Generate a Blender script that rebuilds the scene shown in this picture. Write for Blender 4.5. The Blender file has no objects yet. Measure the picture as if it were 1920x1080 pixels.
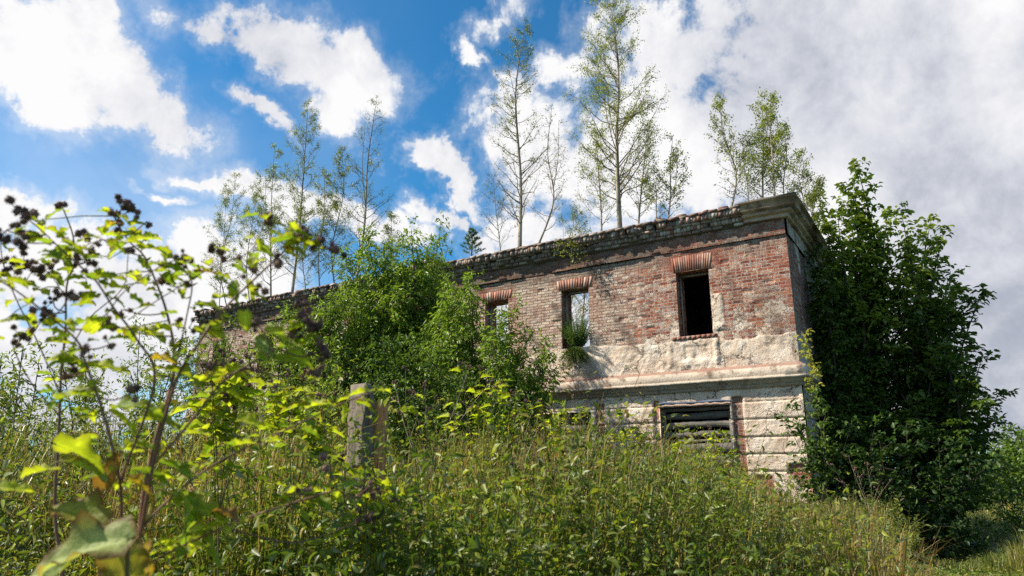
import bpy, math, random
import numpy as np
from mathutils import Vector

SC = bpy.context.scene
R = math.radians
F_PX = 1321.0                       # focal length in pixels of a 1920 px wide frame
PITCH = math.atan(352 / F_PX)
CZ = 1.6                            # eye height
# ---------------------------------------------------------------- camera
cd = bpy.data.cameras.new("camera")
cam = bpy.data.objects.new("camera", cd)
SC.collection.objects.link(cam)
cam.location = (0, 0, CZ)
cam.rotation_euler = (math.pi / 2 + PITCH, 0, 0)
cd.sensor_width = 36
cd.lens = F_PX / 1920 * 36
cd.clip_start = 0.05
cd.clip_end = 3000
cd.dof.use_dof = True
cd.dof.focus_distance = 14
cd.dof.aperture_fstop = 4.8
SC.camera = cam
SC.view_settings.view_transform = 'Standard'
SC.view_settings.look = 'None'
SC.view_settings.exposure = 0.7
SC.view_settings.gamma = 1
SC.cycles.max_bounces = 6
SC.cycles.diffuse_bounces = 3
SC.cycles.transmission_bounces = 4
SC.cycles.transparent_max_bounces = 4
SC.cycles.use_denoising = False

# ---------------------------------------------------------------- light
SUN_EL = R(43)
SUN_H = Vector((-0.997, 0.07)).normalized()           # horizontal direction towards the sun
sdir = Vector((SUN_H.x * math.cos(SUN_EL), SUN_H.y * math.cos(SUN_EL), math.sin(SUN_EL)))
sl = bpy.data.lights.new("sun", 'SUN')
sl.energy = 5.0
sl.angle = R(0.5)
sl.color = (1.0, 0.91, 0.75)
so = bpy.data.objects.new("sun", sl)
SC.collection.objects.link(so)
so.rotation_euler = sdir.to_track_quat('Z', 'Y').to_euler()
so.location = (-20, -10, 30)


def ray(px, py):
    r = (px - 960) / F_PX
    u = (540 - py) / F_PX
    return r, math.cos(PITCH) - u * math.sin(PITCH), u * math.cos(PITCH) + math.sin(PITCH)


def at(px, py, Y):
    a, b, c = ray(px, py)
    return Vector((a / b * Y, Y, c / b * Y + CZ))


def px_dir(px, py):
    a, b, c = ray(px, py)
    return math.atan2(a, b), math.atan2(c, math.hypot(a, b))


# ---------------------------------------------------------------- node helper
class NT:
    def __init__(s, tree):
        s.t = tree
        s.n = tree.nodes
        s.l = tree.links

    def put(s, sock, v):
        if v is None:
            return
        if isinstance(v, bpy.types.NodeSocket):
            s.l.new(v, sock)
        elif isinstance(v, (tuple, list)) and len(v) == 3 and sock.type == 'RGBA':
            sock.default_value = (*v, 1)
        else:
            sock.default_value = v

    def math(s, op, a, b=None, c=None, clamp=False):
        n = s.n.new('ShaderNodeMath')
        n.operation = op
        n.use_clamp = clamp
        s.put(n.inputs[0], a)
        s.put(n.inputs[1], b)
        s.put(n.inputs[2], c)
        return n.outputs[0]

    def vmath(s, op, a, b=None):
        n = s.n.new('ShaderNodeVectorMath')
        n.operation = op
        s.put(n.inputs[0], a)
        if op == 'SCALE':
            s.put(n.inputs['Scale'], b)
        else:
            s.put(n.inputs[1], b)
        return n.outputs[0]

    def mix(s, f, a, b, mode='MIX'):
        n = s.n.new('ShaderNodeMix')
        n.data_type = 'RGBA'
        n.blend_type = mode
        n.clamp_factor = True
        s.put(n.inputs[0], f)
        s.put(n.inputs[6], a)
        s.put(n.inputs[7], b)
        return n.outputs[2]

    def noise(s, vec, scale, detail=4, rough=0.55, dist=0.0):
        n = s.n.new('ShaderNodeTexNoise')
        s.put(n.inputs['Vector'], vec)
        n.inputs['Scale'].default_value = scale
        n.inputs['Detail'].default_value = detail
        n.inputs['Roughness'].default_value = rough
        n.inputs['Distortion'].default_value = dist
        return n.outputs[0], n.outputs[1]

    def ramp(s, f, stops, interp='LINEAR'):
        n = s.n.new('ShaderNodeValToRGB')
        s.put(n.inputs[0], f)
        n.color_ramp.interpolation = interp
        e = n.color_ramp.elements
        while len(e) < len(stops):
            e.new(0.5)
        for i, (p, c) in enumerate(stops):
            e[i].position = p
            if not isinstance(c, (tuple, list)):
                c = (c, c, c)
            e[i].color = (*c, 1)
        return n.outputs[0]

    def sstep(s, v, lo, hi):
        n = s.n.new('ShaderNodeMapRange')
        n.interpolation_type = 'SMOOTHSTEP'
        s.put(n.inputs[0], v)
        n.inputs[1].default_value = lo
        n.inputs[2].default_value = hi
        return n.outputs[0]

    def attr(s, name):
        n = s.n.new('ShaderNodeAttribute')
        n.attribute_name = name
        return n

    def comb(s, x, y, z):
        n = s.n.new('ShaderNodeCombineXYZ')
        s.put(n.inputs[0], x)
        s.put(n.inputs[1], y)
        s.put(n.inputs[2], z)
        return n.outputs[0]


# ---------------------------------------------------------------- world: sky with clouds
world = bpy.data.worlds.new("World")
SC.world = world
world.use_nodes = True
w = NT(world.node_tree)
w.n.clear()
sky = w.n.new('ShaderNodeTexSky')
sky.sky_type = 'NISHITA'
sky.sun_disc = False
sky.sun_elevation = SUN_EL
sky.sun_rotation = math.atan2(SUN_H.x, SUN_H.y)
sky.air_density = 1.0
sky.dust_density = 0.1
sky.ozone_density = 2.0
tc = w.n.new('ShaderNodeTexCoord')
dirv = tc.outputs['Generated']
sep = w.n.new('ShaderNodeSeparateXYZ')
w.l.new(dirv, sep.inputs[0])
az = w.math('ARCTAN2', sep.outputs[0], sep.outputs[1])
el = w.math('ARCSINE', sep.outputs[2])
base = w.comb(az, el, 0.0)
n_w, n_wc = w.noise(base, 5.0, 5, 0.6)
warp = w.vmath('SCALE', w.vmath('SUBTRACT', n_wc, (0.5, 0.5, 0.5)), 0.16)
_, n_wd = w.noise(base, 21.0, 5, 0.65)
warp = w.vmath('ADD', warp, w.vmath('SCALE', w.vmath('SUBTRACT', n_wd, (0.5, 0.5, 0.5)), 0.055))
pos = w.vmath('ADD', base, warp)
# cloud banks: centre x, y, half width, half height (1920 px frame units), tilt (deg, + = falls to the right), weight
CL = [(50, 85, 240, 105, 14, 1.0), (215, 125, 190, 85, 34, 1.0), (330, 215, 90, 70, 45, 0.9),
      (400, 30, 120, 40, 5, .62), (545, 75, 150, 78, 18, 1.0), (655, 130, 105, 70, 10, 1.0), (640, 195, 60, 38, 0, 0.8),
      (485, 208, 75, 24, 28, 0.9), (800, 303, 52, 30, 25, .9), (850, 355, 80, 24, 38, .9), (835, 408, 70, 22, 18, .85), (900, 440, 60, 26, 10, .9),
      (440, 355, 120, 24, 8, .9), (570, 385, 170, 42, 10, 1.0), (690, 425, 110, 34, 5, .9), (330, 378, 60, 10, 3, .7),
      (30, 375, 110, 48, 5, 1.0), (30, 470, 190, 70, 0, 1.0), (230, 540, 330, 90, 4, 1.05), (420, 505, 150, 70, 0, .95), (150, 640, 420, 70, 0, .9),
      (1000, 270, 120, 120, 0, .85), (935, 130, 45, 26, 30, .5), (880, 65, 30, 18, 30, .6), (930, 12, 60, 26, 0, .55), (1100, 120, 110, 55, 0, .75),
      (1110, 310, 130, 120, 0, .9), (1260, 260, 170, 150, 0, 1.1), (1290, 70, 200, 90, 5, .9), (1480, 200, 260, 230, 0, 1.25), (1750, 260, 330, 420, 0, 1.3),
      (1500, 520, 300, 250, 0, 1.1), (1850, 640, 260, 260, 0, 1.15), (1000, 440, 160, 50, 0, .75), (1560, 20, 340, 90, 0, .95), (60, 760, 420, 70, 0, 1.0), (-200, 640, 260, 160, 0, .9), (980, 620, 240, 110, 0, 1.0), (700, 700, 300, 80, 0, .8)]
field = None
for (cx, cy, ax, ay, rot, wt) in CL:
    a0, e0 = px_dir(cx, cy)
    a1, e1 = px_dir(cx + 20, cy)
    sc = math.hypot((a1 - a0) * math.cos(e0), e1 - e0) / 20
    dv = w.vmath('SUBTRACT', pos, (a0, e0, 0))
    mp = w.n.new('ShaderNodeMapping')
    mp.vector_type = 'TEXTURE'
    mp.inputs['Rotation'].default_value = (0, 0, -R(rot))
    mp.inputs['Scale'].default_value = (ax * sc / math.cos(e0), ay * sc, 1)
    w.l.new(dv, mp.inputs[0])
    ln = w.n.new('ShaderNodeVectorMath')
    ln.operation = 'LENGTH'
    w.l.new(mp.outputs[0], ln.inputs[0])
    v = w.math('MULTIPLY', w.math('SUBTRACT', 1.45, ln.outputs['Value']), wt)
    field = v if field is None else w.math('SMOOTH_MAX', field, v, 0.12)
# clouds anywhere else in the sky, out of the photograph's field
n_far, _ = w.noise(dirv, 2.2, 5, 0.55)
outer = w.math('MULTIPLY', w.math('SUBTRACT', n_far, 0.50), 6.0)
wa = w.sstep(w.math('ABSOLUTE', az), 0.66, 0.8)
we = w.sstep(el, 0.75, 0.9)
wo = w.math('MAXIMUM', wa, we)
field = w.math('ADD', w.math('MULTIPLY', field, w.math('SUBTRACT', 1.0, wo)), w.math('MULTIPLY', outer, wo))
n1, _ = w.noise(base, 7.0, 9, 0.62, 0.3)
n2, _ = w.noise(base, 2.6, 4, 0.5)
n3, _ = w.noise(base, 20.0, 6, 0.65)
dens = w.math('ADD', field, w.math('MULTIPLY', w.math('SUBTRACT', n1, 0.5), 2.6))
dens = w.math('ADD', dens, w.math('MULTIPLY', w.math('SUBTRACT', n3, 0.5), 1.25))
cov = w.sstep(dens, 0.20, 0.76)
hz = w.math('MULTIPLY', w.sstep(az, -.10, -.50), w.sstep(n2, .30, .60))
thin = w.math('ADD', w.math('MULTIPLY', w.sstep(dens, -0.15, 0.6), 0.25), w.math('MULTIPLY', hz, .30))
cov = w.math('MAXIMUM', cov, thin)
# cloud brightness: bright tops, grey-blue thick cores, greyer towards the east
east = w.sstep(az, 0.16, 0.62)
lum = w.math('ADD', w.math('MULTIPLY', w.math('SUBTRACT', n2, 0.5), 1.6), w.math('MULTIPLY', w.math('SUBTRACT', n1, 0.5), 1.1))
lum = w.math('ADD', lum, w.math('MULTIPLY', w.math('SUBTRACT', n3, 0.5), 0.55))
lum = w.math('SUBTRACT', w.math('ADD', lum, 0.87), w.math('MULTIPLY', east, 0.17))
low = w.math('MULTIPLY', w.sstep(el, 0.33, 0.08), w.math('ADD', 0.25, w.math('MULTIPLY', east, .25)))
lum = w.math('SUBTRACT', lum, low)
ccol = w.ramp(lum, [(0.0, (0.29, 0.33, 0.42)), (0.35, (0.46, 0.49, 0.57)), (0.62, (0.70, 0.715, 0.77)), (0.95, (0.95, 0.945, 0.95))])
ccol = w.vmath('SCALE', ccol, 0.64)
skyc = w.vmath('SCALE', sky.outputs[0], 0.10)
skyc = w.mix(1.0, skyc, (0.22, 0.72, 0.94), 'MULTIPLY')
final = w.mix(cov, skyc, ccol)
bg = w.n.new('ShaderNodeBackground')
w.l.new(final, bg.inputs[0])
bg.inputs[1].default_value = 1.0
wout = w.n.new('ShaderNodeOutputWorld')
w.l.new(bg.outputs[0], wout.inputs[0])

# ---------------------------------------------------------------- object helpers
rng = np.random.default_rng(7)
random.seed(7)


def tag(o, label=None, cat=None, group=None, kind=None):
    if label:
        o['label'] = label
    if cat:
        o['category'] = cat
    if group:
        o['group'] = group
    if kind:
        o['kind'] = kind
    return o


def empty(name, loc, label=None, cat=None, group=None):
    o = bpy.data.objects.new(name, None)
    SC.collection.objects.link(o)
    o.location = loc
    o.empty_display_size = 0.2
    return tag(o, label, cat, group)


def mk(name, V, F, mat, parent=None, col=None, uv=None, attrs=None, smooth=False):
    """V (n,3) world coordinates, F (m,k) or a list of such arrays; linked as ONE mesh object"""
    V = np.asarray(V, dtype=np.float32).reshape(-1, 3)
    Fs = [np.asarray(f, dtype=np.int32) for f in (F if isinstance(F, list) else [F])]
    Fs = [f for f in Fs if len(f)]
    if parent is not None:
        q_ = parent
        while q_ is not None:
            V = V - np.array(q_.location, dtype=np.float32)
            q_ = q_.parent
    me = bpy.data.meshes.new(name)
    nl = sum(f.size for f in Fs)
    nf = sum(len(f) for f in Fs)
    me.vertices.add(len(V))
    me.vertices.foreach_set('co', V.ravel())
    me.loops.add(nl)
    me.polygons.add(nf)
    li = np.concatenate([f.ravel() for f in Fs])
    tot = np.concatenate([np.full(len(f), f.shape[1], dtype=np.int32) for f in Fs])
    st = np.concatenate([[0], np.cumsum(tot)[:-1]]).astype(np.int32)
    me.loops.foreach_set('vertex_index', li)
    me.polygons.foreach_set('loop_start', st)
    me.polygons.foreach_set('loop_total', tot)
    if smooth:
        me.polygons.foreach_set('use_smooth', np.ones(nf, dtype=bool))
    me.update(calc_edges=True)
    if col is not None:
        c = np.ones((len(V), 4), dtype=np.float32)
        c[:, :3] = np.clip(col, 0, 1)
        a = me.color_attributes.new('Col', 'FLOAT_COLOR', 'POINT')
        a.data.foreach_set('color', c.ravel())
    if uv is not None:
        u = me.uv_layers.new(name='UVMap')
        u.data.foreach_set('uv', np.asarray(uv, dtype=np.float32)[li].ravel())
    for k, v in (attrs or {}).items():
        a = me.attributes.new(k, 'FLOAT', 'POINT')
        a.data.foreach_set('value', np.asarray(v, dtype=np.float32))
    me.materials.append(mat)
    me.validate()
    o = bpy.data.objects.new(name, me)
    SC.collection.objects.link(o)
    if parent is not None:
        o.parent = parent
    return o


class MB:
    """collects shapes that become one mesh"""
    def __init__(s):
        s.V = []
        s.F = {3: [], 4: []}
        s.C = []
        s.n = 0

    def add(s, V, F, c=(1, 1, 1)):
        V = np.asarray(V, dtype=np.float32)
        F = np.asarray(F, dtype=np.int32)
        s.V.append(V)
        s.F[F.shape[1]].append(F + s.n)
        c = np.asarray(c, dtype=np.float32)
        if c.ndim == 1:
            c = np.tile(c, (len(V), 1))
        s.C.append(c)
        s.n += len(V)

    def build(s, name, mat, parent=None, smooth=False):
        V = np.concatenate(s.V)
        F = [np.concatenate(s.F[k]) for k in (3, 4) if s.F[k]]
        return mk(name, V, F, mat, parent, col=np.concatenate(s.C), smooth=smooth)


BOXF = np.array([[0, 3, 2, 1], [4, 5, 6, 7], [0, 1, 5, 4], [1, 2, 6, 5], [2, 3, 7, 6], [3, 0, 4, 7]])


def catmull(P, n=6):
    P = [Vector(p) for p in P]
    if len(P) < 3:
        return [P[0].lerp(P[-1], i / n) for i in range(n + 1)]
    Q = [P[0] * 2 - P[1]] + P + [P[-1] * 2 - P[-2]]
    out = []
    for i in range(1, len(Q) - 2):
        a, b, c, d = Q[i - 1:i + 3]
        for k in range(n):
            t = k / n
            out.append(0.5 * ((2 * b) + (c - a) * t + (2 * a - 5 * b + 4 * c - d) * t * t + (3 * b - a - 3 * c + d) * t ** 3))
    out.append(P[-1])
    return out


def tube(P, r0, r1, sides=6, power=1.0):
    P = np.array([tuple(p) for p in P], dtype=np.float64)
    n = len(P)
    T = np.gradient(P, axis=0)
    T /= np.linalg.norm(T, axis=1)[:, None] + 1e-9
    ref = np.array([0.31, 0.95, 0.05]) if abs(T[:, 2]).mean() > 0.5 else np.array([0.1, 0.05, 1.0])
    A = np.cross(T, ref)
    A /= np.linalg.norm(A, axis=1)[:, None] + 1e-9
    B = np.cross(T, A)
    t = np.linspace(0, 1, n)
    r = r0 + (r1 - r0) * t ** power
    th = np.arange(sides) / sides * 2 * math.pi
    V = P[:, None] + r[:, None, None] * (np.cos(th)[None, :, None] * A[:, None] + np.sin(th)[None, :, None] * B[:, None])
    i = np.arange(n - 1)[:, None] * sides
    j = np.arange(sides)[None]
    k = (j + 1) % sides
    Fq = np.stack([i + j, i + k, i + sides + k, i + sides + j], -1).reshape(-1, 4)
    return V.reshape(-1, 3), Fq


def tubes_batch(P0, P1, r0, r1, sides=3, bend=None):
    """many straight (or once bent) thin stems at once"""
    N = len(P0)
    P = [P0, P1] if bend is None else [P0, (P0 + P1) / 2 + bend, P1]
    rr = [r0, r1] if bend is None else [r0, (r0 + r1) / 2, r1]
    T = P1 - P0
    T /= np.linalg.norm(T, axis=1)[:, None] + 1e-9
    ref = np.tile(np.array([[0.9, 0.4, 0.1]]), (N, 1))
    A = np.cross(T, ref)
    A /= np.linalg.norm(A, axis=1)[:, None] + 1e-9
    B = np.cross(T, A)
    th = np.arange(sides) / sides * 2 * math.pi
    rings = []
    for p, r in zip(P, rr):
        r = np.broadcast_to(r, (N,))
        rings.append(p[:, None] + r[:, None, None] * (np.cos(th)[None, :, None] * A[:, None] + np.sin(th)[None, :, None] * B[:, None]))
    K = len(P)
    V = np.stack(rings, 1).reshape(-1, 3)
    o = (np.arange(N) * K * sides)[:, None, None]
    i = (np.arange(K - 1) * sides)[None, :, None]
    j = np.arange(sides)[None, None]
    k = (j + 1) % sides
    Fq = np.stack([o + i + j, o + i + k, o + i + sides + k, o + i + sides + j], -1).reshape(-1, 4)
    return V, Fq, K * sides


def unit(a):
    return a / (np.linalg.norm(a, axis=-1, keepdims=True) + 1e-9)


def leaf_cards(P, D, Nn, L, W, fold=0.25, curl=0.15, fine=False):
    """folded leaf blades: P base, D direction, Nn upper normal. 4 verts / 2 tris, or 8 verts / 6 tris when fine"""
    D = unit(D)
    S = unit(np.cross(D, Nn))
    U = unit(np.cross(S, D))
    L = np.broadcast_to(L, (len(P),))[:, None]
    W = np.broadcast_to(W, (len(P),))[:, None]
    if not fine:
        a = P
        b = P + D * L * .42 + S * W * .5 + U * W * fold
        c = P + D * L - U * L * curl
        d = P + D * L * .42 - S * W * .5 + U * W * fold
        V = np.stack([a, b, c, d], 1).reshape(-1, 3)
        o = (np.arange(len(P)) * 4)[:, None]
        Fq = np.concatenate([o + np.array([[0, 1, 2]]), o + np.array([[0, 2, 3]])])
        return V, Fq, 4
    a = P
    b = P + D * L * .22 + S * W * .42 + U * W * fold
    b2 = P + D * L * .6 + S * W * .38 + U * (W * fold - L * curl * .3)
    m = P + D * L * .45 - U * L * curl * .1
    c = P + D * L - U * L * curl
    d = P + D * L * .22 - S * W * .42 + U * W * fold
    d2 = P + D * L * .6 - S * W * .38 + U * (W * fold - L * curl * .3)
    V = np.stack([a, b, b2, c, d2, d, m], 1).reshape(-1, 3)
    o = (np.arange(len(P)) * 7)[:, None]
    Fq = np.concatenate([o + np.array([t]) for t in ([0, 1, 6], [1, 2, 6], [2, 3, 6], [3, 4, 6], [4, 5, 6], [5, 0, 6])])
    return V, Fq, 7


_T = rng.random((256, 256))


def vn(x, y, seed=0):
    x = np.asarray(x, dtype=np.float64) + seed * 17.3
    y = np.asarray(y, dtype=np.float64) + seed * 9.7
    xi = np.floor(x).astype(int)
    yi = np.floor(y).astype(int)
    fx = x - xi
    fy = y - yi
    fx = fx * fx * (3 - 2 * fx)
    fy = fy * fy * (3 - 2 * fy)
    g = lambda a, b: _T[a & 255, b & 255]
    return (g(xi, yi) * (1 - fx) + g(xi + 1, yi) * fx) * (1 - fy) + (g(xi, yi + 1) * (1 - fx) + g(xi + 1, yi + 1) * fx) * fy


def fbm(x, y, seed=0, oct=4, gain=.5):
    s = 0
    a = 1
    t = 0
    for i in range(oct):
        s = s + a * vn(x * 2 ** i, y * 2 ** i, seed + i)
        t += a
        a *= gain
    return s / t


def sm(x, lo, hi):
    t = np.clip((x - lo) / (hi - lo), 0, 1)
    return t * t * (3 - 2 * t)


# ---------------------------------------------------------------- materials
def material(name):
    m = bpy.data.materials.new(name)
    m.use_nodes = True
    t = NT(m.node_tree)
    p = m.node_tree.nodes['Principled BSDF']
    return m, t, p


def bump(t, p, h, dist, strength=1.0):
    b = t.n.new('ShaderNodeBump')
    b.inputs['Strength'].default_value = strength
    b.inputs['Distance'].default_value = dist
    t.put(b.inputs['Height'], h)
    t.l.new(b.outputs[0], p.inputs['Normal'])
    return b


def masonry_mat():
    """brick and plaster; what is where comes from the mesh attributes plaster, pale, dark and red"""
    m, t, p = material('old_masonry')
    uvn = t.n.new('ShaderNodeUVMap')
    uvn.uv_map = 'UVMap'
    uv = uvn.outputs[0]
    _, wc = t.noise(uv, 3.0, 3, .6)
    wv = t.vmath('ADD', uv, t.vmath('SCALE', t.vmath('SUBTRACT', wc, (.5, .5, .5)), 0.018))
    br = t.n.new('ShaderNodeTexBrick')
    t.put(br.inputs['Vector'], wv)
    br.inputs['Color1'].default_value = (0, 0, 0, 1)
    br.inputs['Color2'].default_value = (1, 1, 1, 1)
    br.inputs['Mortar'].default_value = (0, 0, 0, 1)
    br.inputs['Scale'].default_value = 1
    br.inputs['Mortar Size'].default_value = 0.0085
    br.inputs['Mortar Smooth'].default_value = 0.25
    br.inputs['Bias'].default_value = 0
    br.inputs['Brick Width'].default_value = 0.235
    br.inputs['Row Height'].default_value = 0.076
    br.offset = 0.5
    pale, plas, dark, red = [t.attr(k).outputs['Fac'] for k in ('pale', 'plaster', 'dark', 'red')]
    nA, _ = t.noise(uv, 2.2, 5, .6)
    nB, _ = t.noise(uv, 11.0, 5, .65)
    nC, _ = t.noise(uv, 45.0, 4, .65)
    nD, _ = t.noise(uv, 0.9, 4, .6)
    rnd = br.outputs['Color']
    rbr = t.ramp(rnd, [(0, (0.18, 0.05, 0.03)), (.2, (0.33, 0.08, 0.04)), (.42, (0.42, 0.125, 0.065)), (.6, (.34, .135, .09)), (.78, (0.56, 0.19, 0.07)), (1, (0.12, 0.05, 0.042))])
    pbr = t.ramp(rnd, [(0, (0.46, 0.28, 0.21)), (.3, (0.64, 0.45, 0.345)), (.6, (0.76, 0.59, 0.47)), (.85, (.54, .33, .24)), (1, (0.44, 0.18, 0.11))])
    # whitewash clings in blotches
    wash = t.math('ADD', t.math('MULTIPLY', t.math('SUBTRACT', nB, .5), 2.6), t.math('MULTIPLY', t.math('SUBTRACT', nA, .5), 2.4))
    wash = t.math('ADD', wash, t.math('MULTIPLY', t.math('SUBTRACT', rnd, .5), .7))
    f = t.math('ADD', wash, t.math('SUBTRACT', t.math('MULTIPLY', pale, 2.4), 0.92))
    f = t.sstep(f, 0.0, 0.8)
    haze_, _ = t.noise(uv, 4.2, 6, .7, .4)
    rbr = t.mix(t.math('MULTIPLY', t.sstep(haze_, .46, .64), .55), rbr, t.mix(nC, (0.25, .15, .12), (.47, .35, .28)))
    rbr = t.mix(t.math('MULTIPLY', t.sstep(nB, .56, .66), .5), rbr, (.52, .46, .41))
    fb = t.mix(f, rbr, pbr)
    washc = t.mix(nC, (0.55, .45, .37), (0.72, .63, .54))
    f2 = t.math('ADD', wash, t.math('SUBTRACT', t.math('MULTIPLY', nC, 3.0), 1.55))
    fb = t.mix(t.math('MULTIPLY', t.sstep(f2, 0.0, 0.45), .85), fb, washc)
    vs = t.n.new('ShaderNodeMapping')
    vs.inputs['Scale'].default_value = (5.0, .7, 1)
    t.l.new(uv, vs.inputs[0])
    streak, _ = t.noise(vs.outputs[0], 1.6, 5, .65)
    fb = t.mix(t.math('MULTIPLY', t.sstep(streak, .52, .68), .50), fb, (.64, .53, .44))
    fb = t.mix(t.math('MULTIPLY', t.sstep(streak, .46, .34), .45), fb, (.10, .065, .055))
    mort = t.mix(pale, (0.60, 0.50, 0.44), (0.17, 0.125, 0.105))
    bc = t.mix(br.outputs['Fac'], fb, mort)
    # plaster
    pc = t.ramp(nA, [(0.25, (0.47, 0.34, 0.255)), (.42, (0.66, 0.515, 0.40)), (.55, (0.76, 0.62, 0.50)), (.7, (0.82, 0.72, 0.62))])
    och = t.math('MULTIPLY', t.sstep(nD, .52, .66), t.sstep(nB, .48, .62))
    pc = t.mix(t.math('MULTIPLY', och, .6), pc, (0.46, 0.27, 0.14))
    pc = t.mix(t.math('MULTIPLY', t.sstep(nB, .56, .72), .75), pc, (0.68, 0.67, 0.64))
    pc = t.mix(t.math('MULTIPLY', t.sstep(nC, .55, .75), .35), pc, (0.24, 0.19, 0.15))
    gr, _ = t.noise(uv, 1.4, 6, .7, .6)
    pc = t.mix(t.math('MULTIPLY', t.sstep(gr, .52, .66), .55), pc, (0.46, 0.38, 0.32))
    vo = t.n.new('ShaderNodeTexVoronoi')
    vo.feature = 'DISTANCE_TO_EDGE'
    _, wc2 = t.noise(uv, 6.0, 5, .7)
    t.put(vo.inputs['Vector'], t.vmath('ADD', uv, t.vmath('SCALE', t.vmath('SUBTRACT', wc2, (.5, .5, .5)), 0.35)))
    vo.inputs['Scale'].default_value = 2.1
    crack = t.math('MULTIPLY', t.sstep(vo.outputs['Distance'], .022, .004), t.sstep(nD, .44, .56))
    pc = t.mix(t.math('MULTIPLY', crack, .8), pc, (0.10, 0.075, 0.06))
    pe = t.math('ADD', plas, t.math('MULTIPLY', t.math('SUBTRACT', nB, .5), .8))
    pe = t.math('ADD', pe, t.math('MULTIPLY', t.math('SUBTRACT', nC, .5), .6))
    pf = t.sstep(pe, .42, .56)
    col = t.mix(pf, bc, pc)
    pepper = t.noise(uv, 95., 3, .7)[0]
    kk0 = t.math('ADD', .45, t.math('MULTIPLY', t.math('ADD', nC, pepper), .56))
    kk = t.math('ADD', t.math('MULTIPLY', kk0, t.math('SUBTRACT', 1.0, t.math('MULTIPLY', pf, .6))), t.math('MULTIPLY', pf, .63))
    col = t.vmath('MULTIPLY', col, t.comb(kk, kk, kk))
    # soot, moss and rain weathering, plus shade painted in below the cornice
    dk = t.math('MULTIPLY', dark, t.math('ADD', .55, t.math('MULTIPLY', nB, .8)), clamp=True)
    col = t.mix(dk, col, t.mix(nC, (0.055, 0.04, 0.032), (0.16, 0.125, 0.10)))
    col = t.mix(t.math('MULTIPLY', red, t.sstep(nB, .3, .6)), col, t.mix(rnd, (.30, .085, .055), (.44, .15, .09)))
    t.put(p.inputs['Base Color'], col)
    p.inputs['Roughness'].default_value = .93
    p.inputs['Specular IOR Level'].default_value = .2
    hb = t.math('MULTIPLY', t.math('SUBTRACT', 1.0, br.outputs['Fac']), t.math('SUBTRACT', 1.0, pf))
    h = t.math('ADD', t.math('MULTIPLY', hb, .9), t.math('MULTIPLY', nC, t.math('SUBTRACT', 1.3, t.math('MULTIPLY', pf, .7))))
    h = t.math('ADD', h, t.math('MULTIPLY', nB, 1.1))
    h = t.math('ADD', h, t.math('MULTIPLY', pf, .5))
    h = t.math('SUBTRACT', h, t.math('MULTIPLY', t.math('MULTIPLY', crack, pf), 1.2))
    bump(t, p, h, .028, 1.0)
    return m


def col_mat(name, rough=.9, nscale=30., namt=.35, bumpd=.004, spec=.25, dirt=None):
    """the mesh's own colour attribute, broken up by noise"""
    m, t, p = material(name)
    g = t.n.new('ShaderNodeNewGeometry')
    c = t.attr('Col').outputs['Color']
    n, _ = t.noise(g.outputs['Position'], nscale, 5, .65)
    n2, _ = t.noise(g.outputs['Position'], nscale * .22, 4, .6)
    k = t.math('ADD', 1 - namt, t.math('MULTIPLY', t.math('ADD', n, n2), namt))
    c = t.vmath('MULTIPLY', c, t.comb(k, k, k))
    if dirt:
        c = t.mix(t.math('MULTIPLY', t.sstep(n2, .5, .68), dirt[1]), c, dirt[0])
    t.put(p.inputs['Base Color'], c)
    p.inputs['Roughness'].default_value = rough
    p.inputs['Specular IOR Level'].default_value = spec
    if bumpd:
        bump(t, p, n, bumpd)
    return m


def leaf_mat(name, trans=.4, rough=.45, spec=.35, veins=False):
    m, t, p = material(name)
    c = t.attr('Col').outputs['Color']
    if veins:
        g = t.n.new('ShaderNodeNewGeometry')
        n, _ = t.noise(g.outputs['Position'], 60., 4, .6)
        c = t.mix(t.math('MULTIPLY', t.sstep(n, .45, .7), .35), c, t.vmath('SCALE', c, .55))
        bump(t, p, n, .004)
    t.put(p.inputs['Base Color'], c)
    p.inputs['Roughness'].default_value = rough
    p.inputs['Specular IOR Level'].default_value = spec
    tr = t.n.new('ShaderNodeBsdfTranslucent')
    t.put(tr.inputs[0], t.mix(1.0, c, (1.5, 1.55, .75), 'MULTIPLY'))
    ms = t.n.new('ShaderNodeMixShader')
    ms.inputs[0].default_value = trans
    t.l.new(p.outputs[0], ms.inputs[1])
    t.l.new(tr.outputs[0], ms.inputs[2])
    o = [n for n in t.n if n.type == 'OUTPUT_MATERIAL'][0]
    t.l.new(ms.outputs[0], o.inputs[0])
    return m


def wood_mat(name, c1, c2, sx=(40, 40, 3)):
    m, t, p = material(name)
    tcn = t.n.new('ShaderNodeTexCoord')
    mp = t.n.new('ShaderNodeMapping')
    mp.inputs['Scale'].default_value = sx
    t.l.new(tcn.outputs['Object'], mp.inputs[0])
    n, _ = t.noise(mp.outputs[0], 1.0, 6, .65, .3)
    c = t.ramp(n, [(.3, c1), (.7, c2)])
    t.put(p.inputs['Base Color'], c)
    p.inputs['Roughness'].default_value = .85
    bump(t, p, n, .006)
    return m


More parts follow.
